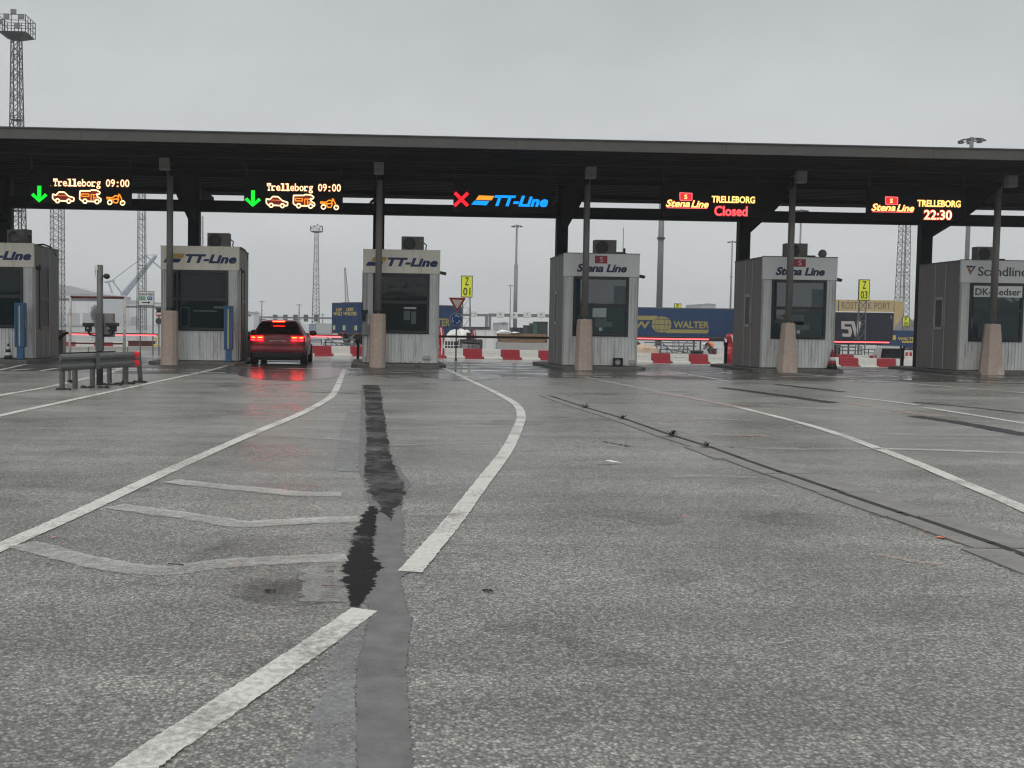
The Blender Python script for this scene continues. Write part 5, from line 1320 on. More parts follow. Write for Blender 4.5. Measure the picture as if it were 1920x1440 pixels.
# ------------------------------------------------------------------ trailers
def trailer(name, label, loc, rotz, body, side_print=None, rear_print=None, length=13.6, z0=1.15, z1=4.0, toprail=M_GALV, side_y=-1):
    """origin at the rear left ground corner; length runs along +X, near side at y = 0"""
    t = thing('semi_trailer', label, 'trailer', loc, rotz, 'lorry trailers parked in the yard'); W = 2.5
    mb = MB(); mb.box(.04, length - .04, .015, W - .015, z0, z1 - .10); mb.build('curtain_body', body, t, bevel=.02)
    mb = MB(); mb.box(0, length, 0, W, z1 - .10, z1); mb.build('roof_rail', M_TNAVY if toprail is None else toprail, t)
    mb = MB(); mb.box(0, length, -.01, W + .01, z0 - .16, z0); mb.build('floor_rail', M_CHASSIS, t)
    # curtain posts and buckles
    mb = MB()
    for k in range(1, 6): mb.box(length * k / 6 - .02, length * k / 6 + .02, -.004, .016, z0, z1 - .1)
    mb.build('curtain_seam', body, t)
    mb = MB()
    for k in range(26): mb.box(.3 + k * (length - .6) / 25 - .03, .3 + k * (length - .6) / 25 + .03, -.022, -.011, z0 - .14, z0 + .02)
    mb.build('buckle', M_GALV, t)
    mb = MB(); mb.box(.1, length - .6, .85, 1.05, z0 - .45, z0 - .16); mb.box(.1, length - .6, 1.45, 1.65, z0 - .45, z0 - .16); mb.build('chassis', M_CHASSIS, t)
    # rear doors
    for a, b in ((.06, W / 2 - .01), (W / 2 + .01, W - .06)):
        mb = MB(); mb.box(-.03, .03, a, b, z0 + .02, z1 - .12); d = mb.build('rear_door', body, t)
        mb = MB(); c = (a + b) / 2
        for o_ in (-.2, .2): mb.tube((-.05, c + o_, z0 + .05), (-.05, c + o_, z1 - .15), .02, .02, 6)
        mb.build('lock_rod', M_CHASSIS, d)
    mb = MB(); mb.box(-.02, .1, .05, W - .05, .42, .56); mb.build('rear_bumper', M_CHASSIS, t)
    for yy in (.12, W - .42):
        mb = MB(); mb.box(-.04, 0, yy, yy + .3, z0 - .16, z0 - .02); mb.build('tail_light', M_SIGNR, t)
    for ax in (1.9, 3.2, 4.5):
        for yy in (.18, W - .18):
            mb = MB(); mb.lathe([(.30, -.16), (.48, -.15), (.5, -.08), (.5, .08), (.48, .15), (.30, .16)], (ax, yy, .5), 18, 'y'); wh = mb.build('wheel', M_TYRE, t, smooth=True)
            mb = MB(); mb.lathe([(.28, -.165), (.12, -.172)], (ax, yy, .5), 12, 'y'); mb.build('rim', M_GALV, wh)
    for yy in (.3, W - .3):
        mb = MB(); mb.box(length - 3.2, length - 3.08, yy - .06, yy + .06, .05, z0 - .16); mb.box(length - 3.3, length - 2.98, yy - .12, yy + .12, 0, .06); mb.build('landing_leg', M_CHASSIS, t)
    for zz in (.5, .8):
        mb = MB(); mb.box(5.3, length - 3.6, .02, .05, zz, zz + .11); mb.build('side_guard', M_GALV, t)
    if side_print: side_print(t, length, z0, z1)
    if rear_print: rear_print(t, W, z0, z1)
    return t
Y4 = 92.0; CURX = 28.0
x4a = PX(1107, Y4); s4 = 1800 / Y4
def t4_print(t, ln, z0, z1):
    def q(px, py): a = P(px, py, Y4); return a.x - x4a, a.z - zg(Y4)
    def bar(pts, nm='print_bar'):
        mb = MB(); mb.prism([q(*p) for p in pts][::-1], -.012, .013); mb.build(nm, M_TYELD, t)
    bar([(1140, 591.5), (1232, 592), (1230, 600), (1140, 599.5)]); bar([(1252, 617.5), (1330, 618.5), (1326, 625), (1248, 624.5)])
    c = q(1240.5, 608.5); mb = MB(); rx = q(1259, 608)[0] - c[0]; rz = c[1] - q(1240, 624.5)[1]
    n = 28; mb.prism([(c[0] + rx * math.cos(2 * math.pi * k / n), c[1] + rz * math.sin(2 * math.pi * k / n)) for k in range(n)], -.014, .013); mb.build('globe_print', M_TYELD, t)
    mb = MB()
    for k in (-.62, 0, .62):
        ww = math.sqrt(1 - k * k) * rx; mb.box(c[0] - ww, c[0] + ww, -.017, -.0145, c[1] + k * rz - .025, c[1] + k * rz + .025)
    for k in (-.7, -.3, .3, .7):
        pts = [(c[0] + rx * k * math.cos(a), c[1] + rz * math.sin(a)) for a in [(-1.5 + 3.0 * j / 10) for j in range(11)]]
        for a, b in zip(pts, pts[1:]): mb.tube((a[0], -.015, a[1]), (b[0], -.015, b[1]), .022, .022, 4)
    mb.build('globe_line', M_TBLUE, t)
    for s, a, b in (('LKW', 1158, 1218), ('WALTER', 1262.5, 1329.5)):
        x0, z1_ = q(a, 602); x1, z0_ = q(b, 616); mb = put_text(MB(), s, x0, x1, z0_, z1_, -.004, th=.012, off=.03); mb.build('lettering', M_TYELD, t)
trailer('t', 'long blue curtain trailer with a yellow globe print', (x4a, Y4, zg(Y4)), 0, M_TBLUE, t4_print, length=PX(1376, Y4) - x4a, z1=PZ(1290, 577, Y4) - zg(Y4), z0=PZ(1290, 631, Y4) - zg(Y4))
# navy trailer
CURX = 40.0; Y5 = 88.0; x5 = PX(1676, Y5) - 13.6
def t5_print(t, ln, z0, z1):
    def q(px, py): a = P(px, py, Y5); return a.x - x5, a.z - zg(Y5)
    mb = MB(); Y_ = -.012
    S = [(1606, 602), (1577.5, 602), (1577.5, 617), (1590, 617.5), (1591.5, 619), (1591.5, 623), (1590, 625), (1579, 624.5), (1579.5, 631), (1593, 631.5), (1596, 629), (1597, 624), (1596.5, 616), (1594, 611.5), (1583.5, 611), (1583.5, 608)]
    for a, b, c_, d in (((1577.5, 602), (1601, 602.5), (1601, 608), (1577.5, 607.5)), ((1577.5, 607.5), (1583.5, 607.5), (1583.5, 617), (1577.5, 617)), ((1583.5, 612.2), (1595, 612.5), (1597, 618), (1583.5, 617.4)), ((1591, 617.8), (1597, 618), (1597, 626), (1591, 625.5)), ((1579.5, 625), (1597, 626), (1594, 631.5), (1579.5, 631))):
        mb.prism([q(*p) for p in (a, b, c_, d)][::-1], Y_, .013)
    for a, b, c_, d in (((1595, 602), (1601.5, 602.3), (1609, 631), (1603, 631)), ((1603.5, 631), (1608.5, 631.2), (1615, 603), (1608.5, 602.6))):
        mb.prism([q(*p) for p in (a, b, c_, d)][::-1], Y_ - .002, .013)
    mb.build('lettering', M_TWHT, t)
    mb = put_text(MB(), '2', q(1669.5, 590)[0], q(1672.8, 590)[0], q(1670, 597)[1], q(1670, 592)[1], -.012, th=.005); mb.build('lettering', M_TWHT, t)
trailer('t', 'dark navy curtain trailer with big pale letters SV', (x5, Y5, zg(Y5)), 0, M_TNAVY, t5_print, z1=PZ(1620, 584, Y5) - zg(Y5), z0=PZ(1620, 638, Y5) - zg(Y5), toprail=M_BWHT)
# angled pair behind the third booth
def rear_print(t, W, z0, z1):
    mb = MB()
    for s, zz, wf in (('LKW', .70, .42), ('WALTER', .56, .76)):
        # text on the rear face (looking along +X): build in XZ then turn
        tmp = put_text(MB(), s, -W * wf / 2, W * wf / 2, z0 + (z1 - z0) * zz, z0 + (z1 - z0) * (zz + .12), 0, th=.01, off=.03, shear=.1)
        mb.add([(-.035 + y, W / 2 - x, z) for x, y, z in tmp.v], tmp.f)
    mb.build('lettering', M_TYEL, t)
    for yy in (.25, W - .6):
        mb = MB(); mb.box(-.045, -.031, yy, yy + .35, z0 + .2, z0 + .65); mb.build('hazard_panel', mat('pale yellow panel', (.50, .55, .25), rough=.5), t)
def r_print(t, ln, z0, z1):
    mb = put_text(MB(), 'WALTER', ln * .60, ln * .93, z0 + .7, z0 + 1.5, -.006, th=.012, off=.03); mb.build('lettering', M_TYELD, t)
CURX = 0.0
pa = P(640, 640, 92.0); ang = R(43)
trailer('t', 'blue trailer turned at an angle, its rear doors facing the lane', (pa.x + 2.5 * math.sin(ang), 92.0 - 2.5 * math.cos(ang), zg(92)), ang, M_TBLUE, r_print, rear_print, length=13.6, toprail=M_CHASSIS)
trailer('t', 'blue trailer mostly hidden behind the angled one, left edge showing', (pa.x - 1.05 + 2.5 * math.sin(ang), 94.5 - 2.5 * math.cos(ang), zg(92)), ang, M_TBLUE, None, rear_print, length=16.5, toprail=M_CHASSIS)
# blue trailer far right
CURX = 58.0; Y6 = 102; x6 = PX(1668, Y6)
def t6_print(t, ln, z0, z1):
    def q(px, py): a = P(px, py, Y6); return a.x - x6, a.z - zg(Y6)
    x0, z1_ = q(1684, 632); x1, z0_ = q(1719.5, 638.5); mb = put_text(MB(), 'WALTER', x0, x1, z0_, z1_, -.006, th=.012, off=.03, shear=.15); mb.build('lettering', M_TYEL, t)
    a = q(1691, 639.5); b = q(1721, 643); mb = MB(); mb.box(a[0], b[0], -.02, -.004, b[1], a[1]); mb.build('print_bar', M_TYEL, t)
    a = q(1674, 628.5); b = q(1679.5, 637.5); mb = MB(); mb.box(a[0], b[0], -.02, -.004, b[1], a[1]); mb.build('print_block', M_TYEL, t)
trailer('t', 'low blue trailer with yellow lettering left of the rightmost booth', (x6, Y6, zg(Y6)), 0, M_TBLUE, t6_print, length=12, z0=.9, z1=PZ(1690, 619.5, Y6) - zg(Y6), toprail=M_TBLUE)

CURX = 0.0
# ------------------------------------------------------------------ masts
def lattice_mast(px, py_top, py_b, Y, w_top, w_bot, H=None, label='', n=34, r=.075, plat=True, rb=.038):
    x = P(px, py_b, Y).x; g = zg(Y); zt = (PZ(px, py_top, Y) - g) if H is None else H
    t = thing('lattice_mast', label, 'mast', (x, Y, g), group='lattice floodlight masts')
    for sx, sy in ((-1, -1), (1, -1), (1, 1), (-1, 1)):
        mb = MB(); mb.tube((sx * w_bot / 2, sy * w_bot / 2, 0), (sx * w_top / 2, sy * w_top / 2, zt), r, r * .8, 6); mb.build('leg', M_MAST, t)
    mb = MB(); brace(mb, 0, 0, 0, zt, w_bot, w_top, n, rb); mb.build('bracing', M_MAST, t)
    mb = MB(); mb.tube((w_bot * .1, 0, 0), (w_top * .1, 0, zt), .09, .07, 6); mb.build('cable_pipe', M_MASTL, t)
    for zz in (zt * .42, zt * .72):
        wv = w_bot + (w_top - w_bot) * zz / zt; mb = MB(); mb.box(-wv / 2, wv / 2, -wv / 2, wv / 2, zz, zz + .06); mb.build('landing', M_MAST, t)
    if plat:
        pw = w_top * 1.75
        mb = MB(); mb.frustum(0, 0, zt - .5, zt, w_top * 1.2, w_top * 1.2, pw * 2, pw * 2); mb.build('platform', M_MAST, t)
        mb = MB()
        for k in range(5):
            a = -pw + 2 * pw * k / 4
            for s_ in (-1, 1):
                mb.tube((a, s_ * pw, zt), (a, s_ * pw, zt + 1.8), .045, .045, 5); mb.tube((s_ * pw, a, zt), (s_ * pw, a, zt + 1.8), .045, .045, 5)
        for zz in (.6, 1.2, 1.8):
            for s_ in (-1, 1): mb.tube((-pw, s_ * pw, zt + zz), (pw, s_ * pw, zt + zz), .035, .035, 5); mb.tube((s_ * pw, -pw, zt + zz), (s_ * pw, pw, zt + zz), .035, .035, 5)
        mb.build('railing', M_MAST, t)
        for a, zz in ((-pw * .3, 1.5), (pw * .2, 2.0), (pw * .75, 1.5), (pw * .45, .5), (-pw * .8, .9)):
            mb = MB(); mb.box(a - .28, a + .28, -pw - .3, -pw - .05, zt + zz - .22, zt + zz + .28); mb.build('floodlight', M_MASTL, t)
lattice_mast(33, 66, 600, 110, .88, 1.8, label='tall lattice mast with floodlight platform rising above the canopy', n=30)
lattice_mast(108, 300, 600, 180, 1.9, 2.1, label='lattice mast just right of the leftmost booth', n=30, plat=False)
lattice_mast(265.5, 330, 600, 225, 1.4, 1.9, label='lattice mast behind the white direction sign', n=30, plat=False)
lattice_mast(375, 405, 600, 310, 1.5, 1.8, label='slim lattice mast seen above the second booth', n=30, plat=False)
lattice_mast(592, 434, 600, 330, 1.15, 2.6, label='lattice mast with small floodlight platform above the waiting car', n=26, r=.09, rb=.05)
lattice_mast(1690, 330, 600, 195, 1.35, 2.2, label='lattice mast beside the small F 05 sign', n=30, plat=False)
def pole_mast(px, py_top, Y, r0, r1, label, crown=1.6, thick=None):
    x = P(px, 560, Y).x; g = zg(Y); zt = PZ(px, py_top, Y) - g
    t = thing('floodlight_pole', label, 'floodlight pole', (x, Y, g), group='tall floodlight poles')
    mb = MB(); mb.tube((0, 0, 0), (0, 0, zt), r0, r1, 12)
    if thick: mb.tube((0, 0, 0), (0, 0, zt * thick), r0 * 1.4, r0 * 1.3, 12)
    mb.build('shaft', M_MASTL, t, smooth=True)
    mb = MB()
    for a in range(16):
        a0, a1 = a / 16 * 6.2832, (a + 1) / 16 * 6.2832
        mb.tube((crown * math.cos(a0), crown * math.sin(a0), zt - .35), (crown * math.cos(a1), crown * math.sin(a1), zt - .35), crown * .04, crown * .04, 5, False)
    for a in range(4): mb.tube((0, 0, zt - .35), (crown * math.cos(a * 1.5708), crown * math.sin(a * 1.5708), zt - .35), crown * .04, crown * .04, 5)
    mb.build('ring', M_MAST, t)
    for a in range(7):
        an = a * .898 + .3; c = (crown * math.cos(an), crown * math.sin(an), zt - .5)
        mb = MB(); mb.mbox(Matrix.Translation(c) @ Matrix.Rotation(an, 4, 'Z'), crown * .38, crown * .34, .16); mb.build('floodlight', M_MAST, t)
    if crown > 1: 
        mb = MB(); mb.tube((0, 0, zt * .62), (0, 0, zt * .62 + .2), r0 * 1.25, r0 * 1.25, 10); mb.build('collar', M_MAST, t)
pole_mast(1810, 257, 115, .30, .22, 'floodlight pole with ring of lamps rising above the canopy', 1.28)
pole_mast(966.5, 421, 225, .34, .22, 'floodlight pole in the sky between third and fourth booths', 1.15, thick=.64)
pole_mast(957, 534, 430, .28, .2, 'thin distant lamp pole just left of the bigger pole', 1.1)
pole_mast(1236.5, 325, 105, .36, .28, 'thick grey pole rising behind the blue globe trailer', 1.4)
pole_mast(1370, 451, 255, .30, .16, 'slender floodlight pole left of the fifth booth', 1.1)
pole_mast(1497, 392, 190, .24, .16, 'floodlight pole seen through the canopy slot above the fifth booth', 1.25)
pole_mast(491, 564, 480, .35, .3, 'faint distant lamp pole left above the car roof', 1.3)
pole_mast(561, 570, 480, .35, .3, 'faint distant lamp pole right above the car roof', 1.3)
pole_mast(605.5, 588, 520, .3, .3, 'faintest short lamp pole right of the platform mast', 1.0)

# ------------------------------------------------------------------ cranes
def float_crane():
    Y = 620; g = zg(Y)
    t = thing('floating_crane', 'hazy blue grey shear crane far beyond the pipe frame', 'crane', (P(230, 575, Y).x, Y, g)); X0 = t.location.x
    q = lambda px, py, dy=0: (P(px, py, Y).x - X0, dy, PZ(px, py, Y) - g)
    mb = MB()
    for dy in (-5, 5):
        mb.tube(q(231, 554, dy), q(292, 480, dy * .4), 1.1, .8, 6)
    for k in range(9):
        a = k / 9; b = (k + 1) / 9
        A = Vector(q(231, 554, -5)).lerp(Vector(q(292, 480, -2)), a); B = Vector(q(231, 554, 5)).lerp(Vector(q(292, 480, 2)), b); mb.tube(A, B, .4, .4, 4)
    mb.build('boom', M_CRANE, t)
    mb = MB(); mb.tube(q(215, 556, -3), q(203, 528, 0), .8, .6, 6); mb.tube(q(228, 552, 3), q(210, 526, 0), .5, .4, 5); mb.tube(q(196, 529), q(215, 526), .7, .6, 5); mb.build('back_mast', M_CRANE, t)
    mb = MB(); mb.tube(q(210, 526), q(273, 479), .35, .35, 4); mb.tube(q(272, 478), q(296, 478), .3, .3, 4); mb.tube(q(273, 479), q(308, 508), .55, .5, 5); mb.tube(q(210, 527), q(232, 553), .3, .3, 4); mb.build('stay', M_CRANE, t)
    mb = MB(); a, b = q(198, 556), q(232, 566); mb.box(a[0], b[0], -8, 8, 0, a[2]); mb.prism([(b[0], 0), (q(236, 566)[0], 0), (q(240, 556)[0], a[2]), (b[0], a[2])], -8, 8); mb.build('hull', M_CRANE, t)
float_crane()
def far_crane():
    Y = 440; g = zg(Y); t = thing('lattice_crane', 'faint slim lattice crane boom right of the platform mast', 'crane', (P(655, 590, Y).x, Y, g)); X0 = t.location.x
    q = lambda px, py: Vector((P(px, py, Y).x - X0, 0, PZ(px, py, Y) - g))
    mb = MB()
    for dx in (-3.2, 3.2):
        mb.tube(q(651 + dx, 575), q(647 + dx * .3, 502), .2, .16, 5)
    for k in range(16):
        a, b = k / 16, (k + 1) / 16; L_ = lambda s_, tt: q(651 + s_ * 3.2, 575).lerp(q(647 + s_, 502), tt); mb.tube(L_(-1, a), L_(1, b), .1, .1, 4); mb.tube(L_(1, a), L_(-1, b), .1, .1, 4)
    mb.build('boom', M_MAST, t)
    mb = MB(); mb.box(q(645, 590).x, q(659, 590).x, -2, 2, 0, q(652, 574).z); mb.build('carriage', M_MAST, t)
far_crane()
def tan_crane():
    Y = 150; g = zg(Y); x0, x1, z0, z1 = rect(1530, 562, 1676, 584, Y)
    t = thing('gantry_crane', 'tan gantry crane beam lettered ROSTOCK PORT behind the navy trailer', 'crane', (x1, Y, g)); zz0, zz1 = z0 - g, z1 - g; w = x1 - x0
    mb = MB(); mb.box(-w, 0, 0, 1.2, zz0, zz1); mb.build('beam', M_TAN, t, bevel=.04)
    X = lambda px: PX(px, Y) - x1
    mb = put_text(MB(), 'ROSTOCK PORT', X(1577), X(1668), zz0 + (zz1 - zz0) * .22, zz0 + (zz1 - zz0) * .80, -.005, th=.03, off=-.008, space=1.05); mb.build('lettering', M_CHAR, t)
    mb = MB(); mb.prism([(X(1679), 0), (X(1690), 0), (X(1695), zz1 - .3), (X(1676), zz1)], .1, 1.1); mb.build('leg', M_TAN, t)
    mb = MB(); mb.box(X(1540), X(1552), .1, 1.1, 0, zz0); mb.build('leg', M_TAN, t)
    mb = MB(); mb.box(-w, X(1672), -.1, .9, zz0 - .35, zz0 - .02); mb.build('walkway', M_BWHT, t)
    mb = MB(); mb.box(X(1570), X(1572), -.03, -.004, zz0, zz1 - .2); mb.build('seam', M_CHAR, t)
tan_crane()

# ------------------------------------------------------------------ far sign gantries
def gantry(Y, pxa, pxb, py0, py1, legs, signs, label, m_sign, numbers=None, mm=M_MASTL):
    g = zg(Y); cx = (pxa + pxb) / 2; x0, x1, z0, z1 = rect(pxa, py0, pxb, py1, Y)
    t = thing('sign_gantry', label, 'gantry', ((x0 + x1) / 2, Y, g)); X0 = t.location.x; h0, h1 = z0 - g, z1 - g
    mb = MB(); mb.box(x0 - X0, x1 - X0, -.2, .2, h0, h1); mb.build('beam', mm, t)
    for a, b in legs:
        mb = MB(); mb.box(PX(a, Y) - X0, PX(b, Y) - X0, -.25, .25, 0, h0); mb.build('leg', mm, t)
    for k, (sa, ya, sb, yb) in enumerate(signs):
        a, b, c, d = rect(sa, ya, sb, yb, Y); mb = MB(); mb.box(a - X0, b - X0, -.34, -.24, c - g, d - g); s_ = mb.build('sign_panel', m_sign, t)
        if numbers:
            n = numbers[k]; wx = (b - a) * (.13 if len(n) == 1 else .32); cz = (c + d) / 2 - g; cc = (a + b) / 2 - X0; hh = (d - c)
            mb = put_text(MB(), n, cc - wx, cc + wx, cz - hh * .12, cz + hh * .24, -.345, th=.01, off=.01); mb.box(a - X0 + (b - a) * .1, b - X0 - (b - a) * .1, -.35, -.341, cz - hh * .42, cz - hh * .37); mb.build('lettering', M_CHAR, s_)
gantry(240, 486, 700, 594.5, 598, [(486, 490), (694, 698)], [(x - 4, y, x + 4.5, y + 5.5) for x in (516, 535, 554, 573.5, 593) for y in (590, 597.5)], 'long grey gantry with five double sign boxes beyond the waiting car', M_CHASSIS)
gantry(165, 867, 915.5, 588.5, 593, [(909.5, 914.5)], [(879.5, 583.5, 894, 594)], 'grey gantry with a white panel numbered 12 10 behind the roundabout disc', M_SIGNW, ['12  10'])
gantry(160, 915.8, 1042, 588.5, 594.5, [(916, 920.5), (1036, 1041)], [(930.5, 584.5, 945, 596), (956.5, 585, 970, 597.5), (981, 584.5, 995.5, 596), (1007, 584.5, 1021.5, 596)], 'grey gantry with white panels numbered 9, 8, 7 and 6', M_SIGNW, ['9', '8', '7', '6'])

# ------------------------------------------------------------------ far buildings, trees, heap
def hall(px0, py_top, px1, Y, depth, label, m=M_BLDG, roof=1.5, py_eave=None, doors=0):
    g = zg(Y); x0, x1 = PX(px0, Y), PX(px1, Y); zt = PZ((px0 + px1) / 2, py_top, Y) - g
    t = thing('port_hall', label, 'building', ((x0 + x1) / 2, Y, g)); w = (x1 - x0) / 2; ze = zt - roof
    mb = MB(); mb.box(-w, w, 0, depth, 0, ze); mb.build('wall', m, t)
    mb = MB(); mb.prism([(-w - .5, ze), (w + .5, ze), (w * .1, zt), (-w * .1, zt)], -.5, depth + .5); mb.build('roof', M_BLDGD, t)
    k = max(2, int(2 * w / 6))
    mb = MB()
    for j in range(1, k): mb.box(-w + 2 * w * j / k - .08, -w + 2 * w * j / k + .08, -.08, -.004, 0, ze)
    mb.build('cladding_strip', M_BLDGD, t)
    for j in range(doors):
        a = -w * .8 + 1.6 * w * j / max(1, doors - 1) if doors > 1 else 0
        mb = MB(); mb.box(a - 2, a + 2, -.12, -.01, 0, 4.2); mb.build('door', M_BLDGD, t)
    mb = MB()
    mb.box(-w + 1, w - 1, -.1, -.01, ze * .78, ze * .86); mb.build('window', M_CGLASS, t)
hall(60, 536, 192, 430, 40, 'large pale port hall in the haze behind the pipe frame', roof=3.5, doors=2)
hall(193, 563, 312, 480, 30, 'long pale hall in the haze behind the direction sign', roof=1.2, doors=3)
hall(448, 583, 476, 300, 14, 'pale block building in the haze left of the waiting car', roof=.4)
hall(936, 603, 953, 380, 20, 'faint blue grey building under the numbered gantry', M_BLDGD, roof=.5)
hall(1313, 568.5, 1341, 420, 20, 'faint flat building top above the blue globe trailer', M_BLDGD, roof=.5)
hall(100, 606, 175, 300, 16, 'low white shed in the haze before the large hall', roof=.8, doors=3)
def tree(px, py_top, Y, wpx, label, gap=.0):
    g = zg(Y); x = PX(px, Y); H = PZ(px, py_top, Y) - g; w = wpx * Y / F_PX / 2
    t = thing('tree', label, 'tree', (x, Y, g))
    mb = MB(); mb.tube((0, 0, 0), (0, 0, H * .5), .25, .12, 7)
    for k in range(6):
        a = k * 1.05; mb.tube((0, 0, H * .35 + k * .2), (w * .6 * math.cos(a), w * .6 * math.sin(a), H * .65), .08, .03, 5)
    mb.build('trunk', M_BARK, t)
    mb = MB()
    for k in range(900):
        u = Vector((random.gauss(0, 1), random.gauss(0, 1), random.gauss(0, 1))).normalized() * random.random() ** .4
        lob = 1 + .25 * math.sin(5 * math.atan2(u.y, u.x) + 3 * u.z)
        c = Vector((u.x * w * lob, u.y * w * lob, H * .58 + u.z * H * .42)); s_ = random.uniform(.2, .45) * max(.5, w * .22)
        a = Vector((random.uniform(-1, 1), random.uniform(-1, 1), random.uniform(-1, 1))).normalized() * s_; b = a.orthogonal().normalized() * s_ * .7
        mb.add([c - a, c + b, c + a, c - b], [(0, 1, 2, 3)])
    mb.build('crown', M_TREE, t)
tree(178, 571, 270, 15, 'grey hazy tree behind the tall camera post')
tree(481, 583, 330, 16, 'hazy tree beside the pale block building left of the car')
tree(1275, 560, 900, 1, 'far tree') if False else None
CURX = 60.0
# slag heap right
Y = 130; p0 = PX(1655, Y); p1 = PX(1745, Y); hz = PZ(1690, 600, Y) - zg(Y)
mb = MB(); n = 14; vs = []
for j in range(n + 1):
    for i in range(n + 1):
        u, v = i / n * 2 - 1, j / n * 2 - 1
        rr = max(0, 1 - math.sqrt(u * u + v * v)); vs.append((u * (p1 - p0) / 2, v * 4, hz * 1.25 * rr ** .8 * random.uniform(.9, 1.05)))
mb.add(vs, [(j * (n + 1) + i, j * (n + 1) + i + 1, (j + 1) * (n + 1) + i + 1, (j + 1) * (n + 1) + i) for j in range(n) for i in range(n)])
tag(mb.build('rubble_heap', M_MOUND, loc=((p0 + p1) / 2, Y, zg(Y)), smooth=True), 'grey rubble heap behind the low blue trailer', 'heap')
t = thing('mesh_fence', 'thin mesh fence on the skyline left of the rightmost booth', 'fence', (PX(1710, 128), 128, zg(128)))
zt = PZ(1710, 598, 128) - zg(128); zb_ = PZ(1710, 613, 128) - zg(128)
for k in range(5):
    mb = MB(); mb.tube((-1.0 + k * .6, 0, 0), (-1.0 + k * .6, 0, zt), .02, .02, 5); mb.build('fence_post', M_MAST, t)
mb = MB()
for k in range(6): mb.tube((-1.0, 0, zb_ + (zt - zb_) * k / 5), (1.4, 0, zb_ + (zt - zb_) * k / 5), .012, .012, 4)
for k in range(18): mb.tube((-1.0 + k * .14, 0, zb_), (-1.0 + k * .14, 0, zt), .008, .008, 4)
mb.build('wire_mesh', M_MAST, t)

CURX = 0.0
# ------------------------------------------------------------------ yard clutter
def crumple(px0, py0, px1, py1, Y, depth, m, name, label, cat, amp=.12, seed=1):
    rnd = random.Random(seed); x0, x1, z0, z1 = rect(px0, py0, px1, py1, Y); g = zg(Y)
    n, k = 14, 9; vs = []; W = x1 - x0; H = z1 - g
    for j in range(k + 1):
        for i in range(n + 1):
            u = i / n * 2 - 1; v = j / k * 2 - 1
            prof = (1 - abs(u) ** 4) ** .5 * (1 - abs(v) ** 4) ** .5
            vs.append((u * W / 2 * (1.0 + rnd.uniform(-.02, .02)), v * depth / 2 + rnd.uniform(-.06, .06), H * prof * (1 + rnd.uniform(-amp, amp * .4))))
    mb = MB(); w = n + 1; mb.add(vs, [(j * w + i, j * w + i + 1, (j + 1) * w + i + 1, (j + 1) * w + i) for j in range(k) for i in range(n)])
    o = mb.build(name, m, loc=((x0 + x1) / 2, Y, g), smooth=False); tag(o, label, cat); return o
crumple(832, 617.5, 891, 640, 72, 2.2, M_TARP, 'tarp_covered_stack', 'white crumpled tarpaulin over goods behind the roundabout pole', 'tarpaulin', .10, 3)
def boxthing(name, label, cat, px0, py0, px1, py1, Y, depth, m, ground_=True, bev=.03, lid=None):
    x0, x1, z0, z1 = rect(px0, py0, px1, py1, Y); g = zg(Y); b = 0 if ground_ else z0 - g
    t = thing(name, label, cat, ((x0 + x1) / 2, Y, g)); w = (x1 - x0) / 2
    mb = MB(); mb.box(-w, w, 0, depth, b, z1 - g); mb.build('body', m, t, bevel=bev)
    mb = MB(); mb.box(-w - .02, w + .02, -.02, depth + .02, z1 - g, z1 - g + .05); mb.build('lid', lid or m, t)
    mb = MB(); mb.box(-.012, .012, -.006, 0, b, z1 - g); mb.build('seam', M_GALV, t)
    mb = MB(); mb.box(-w, w, -.012, 0, b, b + .06); mb.build('bottom_rail', M_GALV, t)
    return t, w, z1 - g
boxthing('site_cabinet', 'white boxy cabinet right of the crumpled tarpaulin', 'cabinet', 893, 620, 926, 652, 70, 1.2, M_WHITE)
# stacked concrete blocks
for k, (a, b, c, d, m) in enumerate(((868, 645, 877, 652, M_BOXG), (878.5, 645.5, 886, 652, M_MASTL), (887, 645.5, 895, 652, M_GALV))):
    Y = 64; x0, x1, z0, z1 = rect(a, b, c, d, Y); g = zg(Y)
    mb = MB(); mb.box(0, x1 - x0, 0, .4, 0, z1 - g); mb.box((x1 - x0) * .3, (x1 - x0) * .7, -.01, 0, (z1 - g) * .75, (z1 - g) * .85)
    tag(mb.build('concrete_block', m, loc=(x0, Y, g), bevel=.03), ['light grey block, left of three below the dark machinery', 'grey block, middle of three below the dark machinery', 'greenish grey block, right of three below the dark machinery'][k], 'block', 'blocks behind the roundabout sign')
t = thing('pump_unit', 'dark machinery unit standing behind the barriers under the unlit boom', 'machine', (PX(883, 67), 67, zg(67)))
mb = MB(); mb.box(-.85, .85, 0, .8, .25, .95); mb.build('engine', M_CHASSIS, t, bevel=.05)
mb = MB(); mb.tube((-.5, -.1, .75), (.6, -.1, .7), .09, .09, 10); mb.tube((.2, -.1, .7), (.2, -.1, 1.25), .07, .05, 8); mb.build('exhaust', M_BLACK, t)
mb = MB(); mb.box(-.3, .05, -.06, .1, .95, 1.42); mb.build('control_panel', M_BLACK, t, bevel=.03)
mb = MB(); mb.box(-.95, .95, -.05, .85, .1, .25); mb.build('skid', M_BLACK, t)
mb = MB(); mb.lathe([(.2, -.03), (.2, .03)], (-.55, -.06, .45), 14, 'y'); mb.lathe([(.16, -.03), (.16, .03)], (.5, -.06, .45), 14, 'y'); mb.build('pulley', M_MASTL, t)
